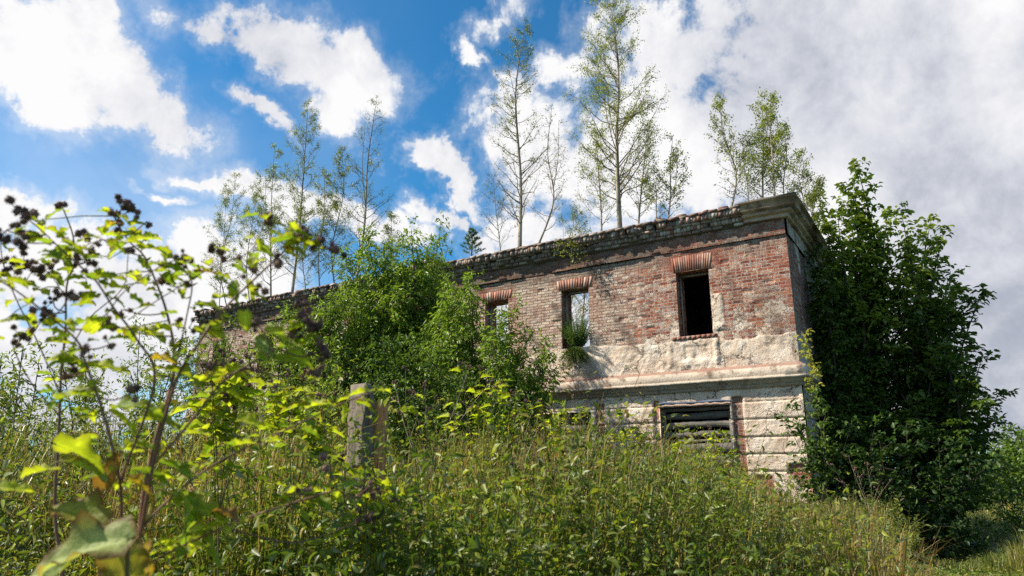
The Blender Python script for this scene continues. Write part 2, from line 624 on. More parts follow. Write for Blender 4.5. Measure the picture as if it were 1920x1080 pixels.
M_MAS = masonry_mat()
M_BRICK = col_mat('loose_bricks', nscale=38, namt=.65, bumpd=.005, dirt=((.40, .35, .30), .55))
M_ARCH = col_mat('arch_bricks', nscale=30, namt=.7, bumpd=.003, dirt=((.42, .30, .24), .6))
M_PLASTER = col_mat('moulded_plaster', nscale=22, namt=.5, bumpd=.012, dirt=((.20, .135, .10), .85))
M_STONE = col_mat('weathered_concrete', nscale=45, namt=.55, bumpd=.008, dirt=((.13, .125, .10), .6))
M_BARK = col_mat('bark', nscale=30, namt=.5, bumpd=.004, dirt=((.035, .03, .025), .55))
M_STEM = col_mat('plant_stem', rough=.6, nscale=40, namt=.3, bumpd=0)
M_LEAF = leaf_mat('leaf', .36, .40, .30)
M_DARKLEAF = leaf_mat('broad_leaf', .30, .42, .25)
M_BIG = leaf_mat('burdock_leaf', .5, .55, .25, veins=True)
M_BUR = col_mat('bur', rough=.8, nscale=200, namt=.3, bumpd=0)
M_SOIL = col_mat('soil', nscale=8, namt=.5, bumpd=.02)
M_WOODG = wood_mat('grey_old_wood', (.05, .043, .038), (.23, .205, .18), (3, 3, 60))
M_WOODB = wood_mat('brown_wood', (.24, .10, .03), (.72, .34, .11))
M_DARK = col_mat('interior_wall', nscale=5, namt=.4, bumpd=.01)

# ---------------------------------------------------------------- terrain
def ground_z(x, y):
    x = np.asarray(x, dtype=np.float64)
    y = np.asarray(y, dtype=np.float64)
    z = -1.62 + .52 * sm(y, 0, 7) + .25 * sm(y, 6, 12)
    z = z - .78 * sm(x, 4.3, 7.2) * sm(y, 4, 8)
    return CZ + z + .10 * (fbm(x * .35, y * .35, 3, 3) - .5) + 1.2 * sm(np.hypot(x, y), 80, 300) * (fbm(x * .01, y * .01, 5, 2) - .3)


def terrain(name, xs, ys, mat, lift=0., warp=None):
    X, Y = np.meshgrid(xs, ys)
    if warp:
        X, Y = warp(X, Y)
    Z = ground_z(X, Y) + lift
    nx, ny = len(xs), len(ys)
    i = (np.arange(ny - 1) * nx)[:, None] + np.arange(nx - 1)[None]
    Fq = np.stack([i, i + 1, i + nx + 1, i + nx], -1).reshape(-1, 4)
    o = mk(name, np.stack([X, Y, Z], -1).reshape(-1, 3), Fq, mat, smooth=True)
    return tag(o, kind='structure')


mg, t, p = material('meadow_ground')
g = t.n.new('ShaderNodeNewGeometry')
a1, _ = t.noise(g.outputs['Position'], 1.2, 6, .7)
a2, _ = t.noise(g.outputs['Position'], 14, 5, .7)
t.put(p.inputs['Base Color'], t.mix(a1, t.mix(a2, (.03, .028, .014), (.09, .075, .035)), t.mix(a2, (.03, .055, .010), (.075, .11, .022))))
p.inputs['Roughness'].default_value = 1
p.inputs['Specular IOR Level'].default_value = 0
bump(t, p, a2, .05)
mp_, t, p = material('trodden_path')
g = t.n.new('ShaderNodeNewGeometry')
a2, _ = t.noise(g.outputs['Position'], 9, 6, .7)
t.put(p.inputs['Base Color'], t.mix(a2, (.035, .032, .016), (.085, .075, .04)))
p.inputs['Roughness'].default_value = 1
p.inputs['Specular IOR Level'].default_value = 0
bump(t, p, a2, .03)
e = np.concatenate([-np.geomspace(300, 16, 26), np.linspace(-15, 15, 91), np.geomspace(16, 300, 26)])
terrain('ground', e, e + 8, mg)
terrain('path', np.linspace(-1.1, 1.1, 9), np.linspace(3, 60, 110), mp_, .02,
        lambda X, Y: (X * (1 + .2 * np.sin(Y)) + 2.2 + Y * .60 + .5 * np.sin(Y * .25), Y))

# ---------------------------------------------------------------- the ruin
CX, CY = 6.16, 15.0
Dv = np.array([-.8475, .5308, 0])       # along the front, away from the corner
Nv = np.array([.5308, .8475, 0])        # along the side, into the depth
C0 = np.array([CX, CY, CZ])
ZT = np.array([0, 0, 1.])
LEN = 21.3
DEP = 10.0


def fr(u, off, z):      # front wall frame -> world
    u, off, z = np.broadcast_arrays(*[np.asarray(q, dtype=float) for q in (u, off, z)])
    return C0 + u[..., None] * Dv - off[..., None] * Nv + z[..., None] * ZT


def si(u, off, z):      # side wall frame -> world
    u, off, z = np.broadcast_arrays(*[np.asarray(q, dtype=float) for q in (u, off, z)])
    return C0 + u[..., None] * Nv - off[..., None] * Dv + z[..., None] * ZT


bld = empty('ruined_building', tuple(C0 + Dv * 10 + Nv * 5 + ZT * (ground_z(1, 21) - CZ)),
            'roofless two storey brick ruin with peeling plaster and a tall cornice', 'building')


def lines(a, b, step, marks):
    ms = sorted(set([a, b] + [m_ for m_ in marks if a < m_ < b]))
    out = []
    for q0, q1 in zip(ms[:-1], ms[1:]):
        n = max(1, int(round((q1 - q0) / step)))
        out += list(np.linspace(q0, q1, n, endpoint=False))
    return np.array(out + [b])


def wall(name, frame, u0, u1, z0, z1, holes, fn, su=.03, sz=.025, thick=.6, mat=M_MAS, top=None, parent=bld, reveal_red=.0, gap=None):
    """one wall: a finely modelled outer face with window holes, reveals and a plain inner face"""
    us = lines(u0, u1, su, [h for q in holes for h in q[:2]])
    zs = lines(z0, z1, sz, [h for q in holes for h in q[2:4]])
    U, Z = np.meshgrid(us, zs)
    if top is not None:
        tz = top(U)
        Z = z0 + (Z - z0) * (tz - z0) / (z1 - z0)
    off, at_ = fn(U, Z)
    edge = np.ones_like(U)
    for (a, b, c, d) in holes:      # keep the rims of the openings a little ragged but attached
        edge = edge
    P = frame(U, off, Z).reshape(-1, 3)
    nx, nz = len(us), len(zs)
    i = (np.arange(nz - 1) * nx)[:, None] + np.arange(nx - 1)[None]
    Fq = np.stack([i, i + nx, i + nx + 1, i + 1], -1)
    uc = (us[:-1] + us[1:]) / 2
    zc = (zs[:-1] + zs[1:]) / 2
    keep = np.ones((nz - 1, nx - 1), bool)
    for (a, b, c, d) in holes:
        keep &= ~(((uc > a) & (uc < b))[None] & ((zc > c) & (zc < d))[:, None])
    Fq = Fq[keep].reshape(-1, 4)
    V = [P]
    F = [Fq]
    n = len(P)
    UV = [np.stack([U, Z], -1).reshape(-1, 2)]
    AT = {k: [np.broadcast_to(at_.get(k, 0.), U.shape).ravel()] for k in ('plaster', 'pale', 'dark', 'red')}

    def strip(pts_idx, uvd, extra):     # extrude a line of outer vertices to the inner face
        nonlocal n
        q = np.array(pts_idx)
        k = len(q)
        uu = U.ravel()[q]
        zz = Z.ravel()[q]
        oo = off.ravel()[q]
        m_ = 9
        ts = np.linspace(0, 1, m_)
        uvs = []
        VV = []
        for s_ in ts:
            wob = .012 * (fbm(uu * 5 + s_ * 3, zz * 5 + s_ * 2, 9) - .5) * (s_ > 0)
            VV.append(frame(uu + (wob if uvd == 'z' else 0), oo * (1 - s_) - thick * s_, zz + (wob if uvd == 'u' else 0)))
            uvs.append(np.stack([s_ * thick + 3.1 + 0 * uu, zz] if uvd == 'z' else [uu, s_ * thick + 7.3 + 0 * uu], -1))
        V.append(np.concatenate(VV))
        UV.append(np.concatenate(uvs))
        ii = (np.arange(m_ - 1) * k)[:, None] + np.arange(k - 1)[None]
        F.append(np.stack([ii, ii + 1, ii + k + 1, ii + k], -1).reshape(-1, 4) + n)
        for kk in AT:
            AT[kk].append(np.full(k * m_, extra.get(kk, 0.)))
        n += k * m_
    idx = np.arange(nx * nz).reshape(nz, nx)
    for (a, b, c, d) in holes:
        ia = [int(np.argmin(abs(us - v))) for v in (a, b)]
        ic = [int(np.argmin(abs(zs - v))) for v in (c, d)]
        for q in ia:
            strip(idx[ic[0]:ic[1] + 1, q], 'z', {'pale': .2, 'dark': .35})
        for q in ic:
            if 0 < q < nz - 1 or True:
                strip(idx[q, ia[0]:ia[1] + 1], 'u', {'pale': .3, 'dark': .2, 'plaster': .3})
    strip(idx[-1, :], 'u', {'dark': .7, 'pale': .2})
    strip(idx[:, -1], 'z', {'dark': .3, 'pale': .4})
    # inner face
    us2 = lines(u0, u1, .6, [h for q in holes for h in q[:2]])
    zs2 = lines(z0, z1, .6, [h for q in holes for h in q[2:4]])
    U2, Z2 = np.meshgrid(us2, zs2)
    if top is not None:
        Z2 = z0 + (Z2 - z0) * (top(U2) - z0) / (z1 - z0)
    V.append(frame(U2, -thick, Z2).reshape(-1, 3))
    UV.append(np.stack([U2, Z2], -1).reshape(-1, 2))
    nx2, nz2 = len(us2), len(zs2)
    i = (np.arange(nz2 - 1) * nx2)[:, None] + np.arange(nx2 - 1)[None]
    F2 = np.stack([i, i + 1, i + nx2 + 1, i + nx2], -1)
    uc = (us2[:-1] + us2[1:]) / 2
    zc = (zs2[:-1] + zs2[1:]) / 2
    keep = np.ones((nz2 - 1, nx2 - 1), bool)
    for (a, b, c, d) in holes:
        keep &= ~(((uc > a) & (uc < b))[None] & ((zc > c) & (zc < d))[:, None])
    F.append(F2[keep].reshape(-1, 4) + n)
    for kk in AT:
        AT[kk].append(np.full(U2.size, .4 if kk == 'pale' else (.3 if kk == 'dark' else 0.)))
    return mk(name, np.concatenate(V), F, mat, parent, uv=np.concatenate(UV), attrs={k: np.concatenate(v) for k, v in AT.items()})


WIN = [(1.80, 2.60), (4.94, 5.74), (7.40, 8.17), (10.30, 11.08), (12.75, 13.5), (15.0, 15.75), (17.0, 17.78), (19.6, 20.35)]
WZ = (3.17, 4.74)


def corner_fade(U):
    return sm(U, 0.0, .10)


def box_mask(U, Z, a, b, c, d, s=.05):
    return sm(U, a - s, a + s) * (1 - sm(U, b - s, b + s)) * sm(Z, c - s, c + s) * (1 - sm(Z, d - s, d + s))


def upper_fn(U, Z):
    edge = 3.0 + .26 * (fbm(U * 1.1, U * 0 + 2, 11, 4) - .5) + .05 * (fbm(U * 9, Z * 9, 12) - .5)
    edge = edge + .12 * sm(U, 3.0, 4.2) - .15 * sm(U, 6, 8)
    n = fbm(U * 2.5, Z * 2.5, 13, 5)
    P = sm(edge - Z + .15 * (n - .5), -.02, .02)
    # a patch of plaster still clings beside the first window, others near the corner
    patch = box_mask(U, Z, 1.52, 1.79, 3.25, 4.1, .04) * sm(fbm(U * 5, Z * 2, 14) + .35, .55, .7)
    isl = sm(fbm(U * 2.1, Z * 2.1, 15, 5) + .13 * (1 - sm(Z, 3.0, 3.7)), .55, .74) * .62 * (1 - sm(U, 3.4, 3.8))
    isl2 = sm(fbm(U * 1.6, Z * 1.9, 25, 5) + .15 * (1 - sm(Z, 3.0, 3.8)), .58, .78) * .65 * sm(U, 3.5, 4.2)
    Pm = np.clip(P + patch + isl * .9 + isl2 * .8, 0, 1)
    bulge = .010 * (n - .5)
    rough = fbm(U * 6, Z * 6, 16, 4)
    smooth_zone = box_mask(U, Z, -.1, 1.2, 2.3, 2.72, .1)
    off = Pm ** 2 * (.017 + (.050 * (rough - .5) + .020 * (fbm(U * 14, Z * 14, 56, 3) - .5)) * (1 - .7 * smooth_zone)) + bulge + .010 * (1 - Pm) * (fbm(U * 9, Z * 14, 17, 3) - .5)
    # blown plaster over the left brick: shallow holes, fallen bricks
    row = np.floor(Z / .076)
    colb = np.floor(U / .235 + .5 * (row % 2))
    h = vn(colb * 7.13 + .5, row * 3.71 + .5, 21)
    off -= (1 - Pm) * (h > .86) * .022
    off += (1 - Pm) * (h < .22) * .008 * sm(U, 3.0, 4.0)
    # raised rims below and beside the first window, sunk apron panel
    rim = box_mask(U, Z, 1.70, 1.80, 2.45, 3.05, .02) + box_mask(U, Z, 2.80, 2.90, 2.45, 3.0, .02) * .6
    off += .03 * rim
    for (a, b) in WIN:
        off -= .022 * box_mask(U, Z, a + .10, b - .10, 2.62, 2.92, .010) * sm(fbm(U * 3, Z * 3, 18) + .2 * (a < 3), .35, .5)
        off += .012 * box_mask(U, Z, a - .05, b + .05, 2.46, 2.57, .012)
    # step where the corner bay begins
    off -= .012 * sm(U, 3.55, 3.65)
    for (a, b) in WIN:
        ar = box_mask(U, Z, a - .12, b + .12, 4.74, 5.16, .03)
        off = off * (1 - ar) - .007 * ar
    # white scar line running down from the rim
    off *= corner_fade(U)
    us_ = U + .5 * (fbm(U * 0 + 3, Z * 2.2, 77, 4) - .5) * 2
    pale = .12 + .60 * sm(us_, 2.9, 3.9) + .16 * sm(us_, 3.6, 4.6) + .1 * sm(U, 6, 8) - .25 * sm(U, 10, 16)
    pale = pale + .25 * box_mask(U, Z, .3, 1.2, 3.0, 4.0, .3)
    pale -= .30 * sm(Z, 4.9, 5.2) * (U < 3.5)
    dark = .55 * sm(Z + .10 * (n - .5) - .03 * sm(U, 3, 4), 4.86, 5.06) + .55 * sm(fbm(U * 1.4 - Z * .9, Z * .5 + U * .3, 19, 5), .58, .70)  # cornice shade painted onto the top brick courses, plus slanting dark streaks
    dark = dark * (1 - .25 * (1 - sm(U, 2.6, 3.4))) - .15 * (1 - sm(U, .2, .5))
    red = .8 * box_mask(U, Z, 1.4, 2.8, 4.74, 5.22, .1) + .7 * box_mask(U, Z, -.1, .22, 3.2, 4.9, .1) * (h > .4) + .75 * box_mask(U, Z, 1.65, 2.95, 3.0, 3.2, .04)
    red = red + .8 * box_mask(U, Z, 4.8, 5.9, 4.74, 5.0, .06) + .35 * box_mask(U, Z, 4.6, 4.95, 3.8, 4.8, .1) + .7 * box_mask(U, Z, 7.2, 8.4, 4.74, 5.0, .12) + .5 * box_mask(U, Z, 7.1, 7.4, 3.6, 4.8, .08)
    red += .55 * (fbm(U * 1.3, Z * 1.6, 33, 3) > .58) * (h > .72) * (Pm < .3)
    return off, dict(plaster=Pm, pale=np.clip(pale, 0, 1), dark=np.clip(dark, 0, 1), red=np.clip(red, 0, .9) * (Pm < .5))


def frieze_fn(U, Z):
    n = fbm(U * 3, Z * 3, 31, 5)
    off = .045 + .03 * (n - .5) - .035 * sm(fbm(U * 1.2, Z * 2.5, 32, 4), .6, .68) * sm(U, 1.2, 1.8)
    smooth = box_mask(U, Z, 3.62, 4.7, 5.2, 5.55, .02)
    off = off * (1 - smooth) + .06 * smooth
    row = np.floor(Z / .076)
    colb = np.floor(U / .235 + .5 * (row % 2))
    h = vn(colb * 5.13 + .5, row * 2.71 + .5, 27)
    off = off - (h > .78) * .03 * sm(U, 2.2, 3) * (1 - smooth)
    off = off - .03 * (fbm(U * 2.2, Z * 6, 38, 3) - .5)
    off = .045 + (off - .045) * corner_fade(U)
    return off, dict(plaster=.25 * smooth + .12, pale=.30 - .15 * sm(U, 1.5, 3), dark=np.clip(.52 + .22 * sm(U, 1.5, 3.5) + .5 * (n - .5), 0, .9), red=.25 * sm(fbm(U * 2, Z * 2, 35), .55, .7))  # dark weathered brick, with some cornice shade painted in


GROOVES = (0.09, .45, .81, 1.19, 1.57)
GW = (1.54, 3.17)


def ground_fn(U, Z):
    n = fbm(U * 3, Z * 3, 41, 5)
    off = .03 + .026 * (n - .5) + .020 * (fbm(U * 12, Z * 12, 42, 3) - .5)
    wob = .012 * (fbm(U * 1.5, U * 0, 44) - .5)
    for gz in GROOVES:
        off -= .055 * np.exp(-((Z + wob - gz) / .016) ** 2) * (Z > -.1)
    for k, gz in enumerate(GROOVES[:-1]):
        pass
    # lost plaster: strips beside the window and at the foot
    lost = box_mask(U, Z, 1.27, 1.50, -.4, 1.70, .012) + box_mask(U, Z, 3.20, 3.34, .3, 1.70, .012)
    lost += sm(fbm(U * 1.3, Z * 1.3, 43, 4), .62, .66) * (1 - sm(Z, -.1, .25)) + box_mask(U, Z, .12, .42, .02, .24, .02) * 1.
    lost += box_mask(U, Z, .75, 1.1, -.35, .0, .04)
    for (a, b) in [(4.9, 6.5), (7.1, 8.8), (10., 11.6), (12.5, 14.2)]:
        lost += box_mask(U, Z, a - .3, a - .05, -.4, 1.7, .012)
    lost = np.clip(lost, 0, 1)
    off -= .05 * lost
    off -= .03 * sm(Z, 1.58, 1.60)
    off = off * corner_fade(U) + .02 * (1 - corner_fade(U))
    dark = .15 * sm(fbm(U * 1.5, Z, 45, 4), .55, .7) + .35 * box_mask(U, Z, 1.27, 1.5, -.4, 1.7, .02)
    return off, dict(plaster=1 - lost, pale=.3, dark=dark, red=.55 * lost * (Z < .5))


def side_fn(U, Z):
    n = fbm(U * 2.5, Z * 2.5, 51, 5)
    edge = 3.0 + .3 * (fbm(U * 1.3, U * 0, 52) - .5)
    P = sm(edge - Z, -.03, .03) + sm(fbm(U * 1.1, Z * .45, 53, 4), .56, .60) * sm(U, .1, .5) + sm(U, 1.7, 1.9) * (1 - sm(fbm(U * 1.5, Z, 54), .6, .64))
    Pm = np.clip(P, 0, 1)
    off = (Pm * (.028 + .02 * (n - .5)) + .012 * (n - .5)) * corner_fade(U)
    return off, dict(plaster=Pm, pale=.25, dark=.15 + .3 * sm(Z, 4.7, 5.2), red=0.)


def side_frieze_fn(U, Z):
    o_, a_ = frieze_fn(U * .1, Z)
    n = fbm(U * 3, Z * 3, 61, 4)
    return .045 + .02 * (n - .5) * corner_fade(U), dict(plaster=.3 + .4 * (n > .5), pale=.3, dark=.35, red=0.)


def side_ground_fn(U, Z):
    off, a_ = ground_fn(U * 0 + .7, Z)
    n = fbm(U * 3, Z * 3, 71, 4)
    off = off + .015 * (n - .5)
    off = off * corner_fade(U) + .02 * (1 - corner_fade(U))
    return off, dict(plaster=1., pale=.3, dark=.2 + .3 * sm(n, .5, .7), red=0.)


ZB = -1.35
Z_STR = 1.89
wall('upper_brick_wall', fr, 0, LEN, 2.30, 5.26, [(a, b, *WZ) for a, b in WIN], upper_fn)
GWS = [(GW[0], GW[1]), (4.95, 6.45), (7.15, 8.65), (10.05, 11.5), (12.5, 14.0)]
wall('ground_storey_wall', fr, 0, LEN, ZB, 1.92, [(a, b, .15, 1.53) for a, b in GWS], ground_fn, su=.03, sz=.02)
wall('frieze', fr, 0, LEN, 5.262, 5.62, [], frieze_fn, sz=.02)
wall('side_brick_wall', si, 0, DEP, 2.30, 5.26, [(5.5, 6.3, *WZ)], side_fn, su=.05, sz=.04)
wall('side_ground_storey_wall', si, 0, DEP, ZB, 1.92, [], side_ground_fn, su=.06, sz=.025)
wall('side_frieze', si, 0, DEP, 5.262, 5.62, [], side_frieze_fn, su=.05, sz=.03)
# far end and ruined back wall
fe = lambda u, off, z: C0 + np.asarray(LEN) * Dv + np.asarray(u, float)[..., None] * Nv + np.asarray(off, float)[..., None] * Dv + np.asarray(z, float)[..., None] * ZT
wall('end_wall', fe, .6, DEP, ZB, 5.6, [], lambda U, Z: (.01 * U * 0, dict(plaster=.2 + 0 * U, pale=.5, dark=.3, red=0.)), su=.3, sz=.3)
ba = lambda u, off, z: C0 + DEP * Nv + np.asarray(u, float)[..., None] * Dv + np.asarray(off, float)[..., None] * Nv + np.asarray(z, float)[..., None] * ZT
wall('back_wall', ba, -.0, LEN, ZB, 5.6, [], lambda U, Z: (.01 * U * 0, dict(plaster=.3 + 0 * U, pale=.5, dark=.3, red=0.)), su=.12, sz=.25,
     top=lambda U: 5.6 - 3.3 * sm(U, 4.0, 4.8) * (1 - sm(U, 15.8, 16.6)) + .35 * (np.round(fbm(U * 1.2, U * 0, 81) * 9) / 9 - .5) * sm(U, 4, 5) * (1 - sm(U, 16, 17)))


def slab(name, u0, u1, n0, n1, z0, z1, mat, col, parent=bld, ragged=0.):
    mb = MB()
    nu = max(2, int((u1 - u0) / .15))
    us = np.linspace(u0, u1, nu)
    far = n1 + ragged * (fbm(us * 1.3, us * 0, 91, 4) - .5)
    near = np.full(nu, n0)
    ring = [fr(us, -near, z0 + us * 0), fr(us, -far, z0 + us * 0), fr(us, -far, z1 + .04 * (fbm(us * 3, us * 0, 92) - .5)), fr(us, -near, z1 + us * 0)]
    V = np.stack(ring, 1).reshape(-1, 3)
    i = (np.arange(nu - 1) * 4)[:, None]
    j = np.arange(4)[None]
    k = (j + 1) % 4
    Fq = np.stack([i + j, i + k, i + 4 + k, i + 4 + j], -1).reshape(-1, 4)
    mb.add(V, Fq, col)
    e_ = (nu - 1) * 4
    mb.add(V[:4], [[0, 1, 2, 3]], col)
    mb.add(V[e_:e_ + 4], [[3, 2, 1, 0]], col)
    return mb.build(name, mat, parent)


# interior: dark corner room with ceiling, a cross wall, the remains of the vault along the front
slab('roof_slab', .6, 4.3, .6, DEP - .6, 5.45, 5.85, M_SOIL, (.10, .085, .06))
slab('roof_slab', 4.69, 15.29, .6, 1.25, 5.35, 5.85, M_SOIL, (.10, .085, .06), ragged=.5)
slab('roof_slab', 15.6, LEN - .6, .6, DEP - .6, 5.45, 5.85, M_SOIL, (.10, .085, .06))
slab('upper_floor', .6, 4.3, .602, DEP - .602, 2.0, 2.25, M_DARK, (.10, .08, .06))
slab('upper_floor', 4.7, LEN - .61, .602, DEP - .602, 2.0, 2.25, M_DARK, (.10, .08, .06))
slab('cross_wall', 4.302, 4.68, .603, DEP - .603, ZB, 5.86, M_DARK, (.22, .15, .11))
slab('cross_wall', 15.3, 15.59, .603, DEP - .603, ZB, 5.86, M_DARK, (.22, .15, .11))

# timber lining standing in the upper openings
for k, (a, b) in enumerate(WIN[:4]):
    mb = MB()
    th = .05
    for (x0, x1, z0, z1) in ((a + .015, a + .015 + th, WZ[0] + .01, WZ[1] - .02), (a + .02 + th, b - .02 - th, WZ[1] - .02 - th, WZ[1] - .025), (b - .015 - th * .5, b - .015, WZ[0] + .01, WZ[1] - .02)):
        if k in (2, 3) and z1 - z0 < .2:
            continue
        V = [fr(x, o_, z) for o_ in (-.24, -.34) for (x, z) in ((x0, z0), (x1, z0), (x1, z1), (x0, z1))]
        mb.add(np.array(V), BOXF, (.30, .26, .21))
    mb.build('window_frame', M_STONE, bld)


# ---- mouldings swept round the corner
def sweep(name, prof, u_end, t_end, mat, colfn, chip, parent=bld, u_start=0., step=.05):
    prof = np.array(prof, float)
    us = np.arange(u_end, u_start, -step)
    ts = np.arange(step, t_end + step, step) if t_end > 0 else np.array([])
    rings = []
    par = []
    for u in us:
        rings.append(fr(np.full(len(prof), u), prof[:, 0], prof[:, 1]))
        par.append(u)
    if t_end > 0:
        c = C0 + prof[:, :1] * (-Nv - Dv) + prof[:, 1:2] * ZT
        rings.append(c)
        par.append(0)
        for t_ in ts:
            rings.append(si(np.full(len(prof), t_), prof[:, 0], prof[:, 1]))
            par.append(-t_)
    par = np.array(par)
    Rn = np.array(rings)
    m_ = len(prof)
    amp = fbm(par[:, None] * 4, np.arange(m_)[None] * 1.7, 95, 4) - .5
    chipn = sm(fbm(par[:, None] * 2.2, np.arange(m_)[None] * .35, 96, 4), .60, .70)
    outw = np.where(par[:, None, None] >= 0, -Nv[None, None], -Dv[None, None])
    proj = prof[None, :, 0]
    Rn = Rn + outw * ((amp * chip * .5 - chipn * chip) * (proj > .03))[..., None]
    Rn[..., 2] += amp * chip * .3
    V = Rn.reshape(-1, 3)
    n = len(Rn)
    i = (np.arange(n - 1) * m_)[:, None]
    j = np.arange(m_ - 1)[None]
    Fq = np.stack([i + j, i + j + 1, i + m_ + j + 1, i + m_ + j], -1).reshape(-1, 4)
    mb = MB()
    colr = colfn(par[:, None] + 0 * proj, np.broadcast_to(prof[None, :, 1], (n, m_)), np.broadcast_to(proj, (n, m_))).reshape(-1, 3)
    mb.add(V, Fq[:, ::-1], colr)
    mb.add(V[:m_], [[q, q + 1, m_ - 1] for q in range(m_ - 2)], colr[:m_])
    return mb.build(name, mat, parent)


def lerp3(a, b, f):
    f = np.asarray(f)[..., None]
    return np.array(a) * (1 - f) + np.array(b) * f


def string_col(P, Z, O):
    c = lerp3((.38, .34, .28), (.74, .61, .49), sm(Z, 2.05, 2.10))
    c = lerp3(c[..., :], (.60, .57, .52), 0 * P) if False else c
    n = fbm(P * 1.4, Z * 4, 101, 4)
    c = c * (1 - sm(n, .56, .66)[..., None] * .45) + np.array((.36, .16, .09)) * (sm(n, .56, .66)[..., None] * .45)
    rust = sm(Z, 2.27, 2.30)[..., None] * .8
    return c * (1 - rust) + np.array((.24, .11, .08)) * rust


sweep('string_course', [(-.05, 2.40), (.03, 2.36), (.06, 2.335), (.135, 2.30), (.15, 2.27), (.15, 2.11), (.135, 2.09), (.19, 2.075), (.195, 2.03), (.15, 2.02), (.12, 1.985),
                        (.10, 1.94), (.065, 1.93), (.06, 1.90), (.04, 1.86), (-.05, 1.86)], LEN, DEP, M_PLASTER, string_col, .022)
# smooth plaster band between the string course and the channelled blocks belongs to the wall


def corn_col(P, Z, O):
    c = lerp3((.52, .375, .27), (.20, .125, .09), sm(fbm(P * 1.6, Z * 6, 111, 5), .42, .60))
    top = sm(Z, 6.03, 6.06)[..., None]
    c = c * (1 - top) + np.array((.13, .11, .085)) * top
    return c


sweep('moulded_cornice', [(-.55, 6.02), (.12, 6.10), (.345, 6.085), (.36, 6.07), (.36, 6.025), (.30, 6.02), (.30, 5.865), (.285, 5.85), (.185, 5.845), (.20, 5.80), (.20, 5.77), (.185, 5.75),
                          (.10, 5.745), (.115, 5.70), (.12, 5.66), (.12, 5.635), (.05, 5.625), (-.3, 5.625)], .88, DEP, M_PLASTER, corn_col, .034)

# bare brick cornice, course by course
mb = MB()
rr = random.Random(3)


def brick_course(u0, u1, w_, z0, z1, proj, back, miss, pal, jit=.008, gapf=.12, tilt=0):
    u = u0
    while u < u1:
        ww = w_ * rr.uniform(.86, 1.12)
        m_loc = miss * (1.6 if vn(u * .7, z0 * 9, 5) > .55 else .35)
        if rr.random() > m_loc:
            g_ = w_ * gapf * rr.uniform(.5, 1.2) * .5
            pj = proj + rr.uniform(-jit, jit) * 2.2 - (rr.random() < .12) * .05
            dz = rr.uniform(-jit, jit)
            a, b = u + g_, u + ww - g_
            z_0, z_1 = z0 + dz, z1 + dz + rr.uniform(-jit, jit)
            sk = rr.uniform(-1, 1) * .006
            V = [fr(x + (sk if z > z_0 else 0), o_, z) for o_ in (pj, back) for (x, z) in ((a, z_0), (b, z_0), (b, z_1), (a, z_1))]
            V = np.array(V) + np.array([[rr.uniform(-.003, .003) for _ in range(3)] for _ in range(8)])
            c = np.array(rr.choice(pal)) * rr.uniform(.7, 1.2)
            mb.add(V, BOXF, c)
        u += ww


DKB = [(.20, .15, .12), (.26, .20, .165), (.15, .11, .09), (.30, .23, .19), (.22, .13, .10), (.36, .31, .27)]
MDB = [(.36, .25, .21), (.44, .37, .31), (.30, .16, .12), (.48, .43, .37), (.27, .20, .17)]
for (a, b, pal, ms) in ((.88, 3.0, MDB, .03), (3.0, 9.8, DKB, .06), (9.8, 10.6, DKB, .0), (10.6, LEN, DKB, .16)):
    brick_course(a, b, .24, 5.625, 5.69, .12, -.1, ms, pal)
    brick_course(a, b, .085, 5.70, 5.80, .165, -.1, ms, pal)
    brick_course(a, b, .24, 5.805, 5.855, .225, -.1, ms * 1.2, pal)
    brick_course(a, b, .085, 5.86, 5.985, .29, -.15, ms * 1.3, pal)
    brick_course(a, b, .25, 5.99, 6.045, .325, -.2, ms * 1.5, [(.24, .15, .12), (.19, .10, .085), (.15, .12, .09)] if a < 3 else DKB)
    brick_course(a, b, .25, 6.05, 6.10, .20 if a > 2 else .26, -.4, .35, DKB)
brick_course(10.0, 11.0, .24, 6.10, 6.17, .22, -.3, .0, DKB)
brick_course(9.9, 10.7, .085, 6.17, 6.27, .24, -.3, .0, DKB)
mb.build('brick_cornice', M_BRICK, bld)
slab('wall_top', .88, LEN, -.08, .6, 5.60, 6.03, M_SOIL, (.12, .10, .075))
# broken bricks lying on the cornice near the corner
for k in range(6):
    mb = MB()
    u = (.15, .42, .95, 1.7, 2.3, 2.9)[k]
    s_ = rr.uniform(.035, .06)
    V = np.array([fr(u + x * s_ * 1.6, .16 + y * s_, 6.085 + z * s_ * .9) for x, y, z in ((-1, 1, 0), (1, 1, 0), (1, 1, 1), (-1, 1, 1), (-1, -1, 0), (1, -1, 0), (1, -1, 1), (-1, -1, 1))])
    V += rng.uniform(-.25, .25, V.shape) * s_
    mb.add(V, BOXF, (.17, .12, .10))
    tag(mb.build('brick_fragment', M_BRICK), 'small broken brick lying on top of the cornice near the building corner', 'brick', 'brick fragments on the cornice')


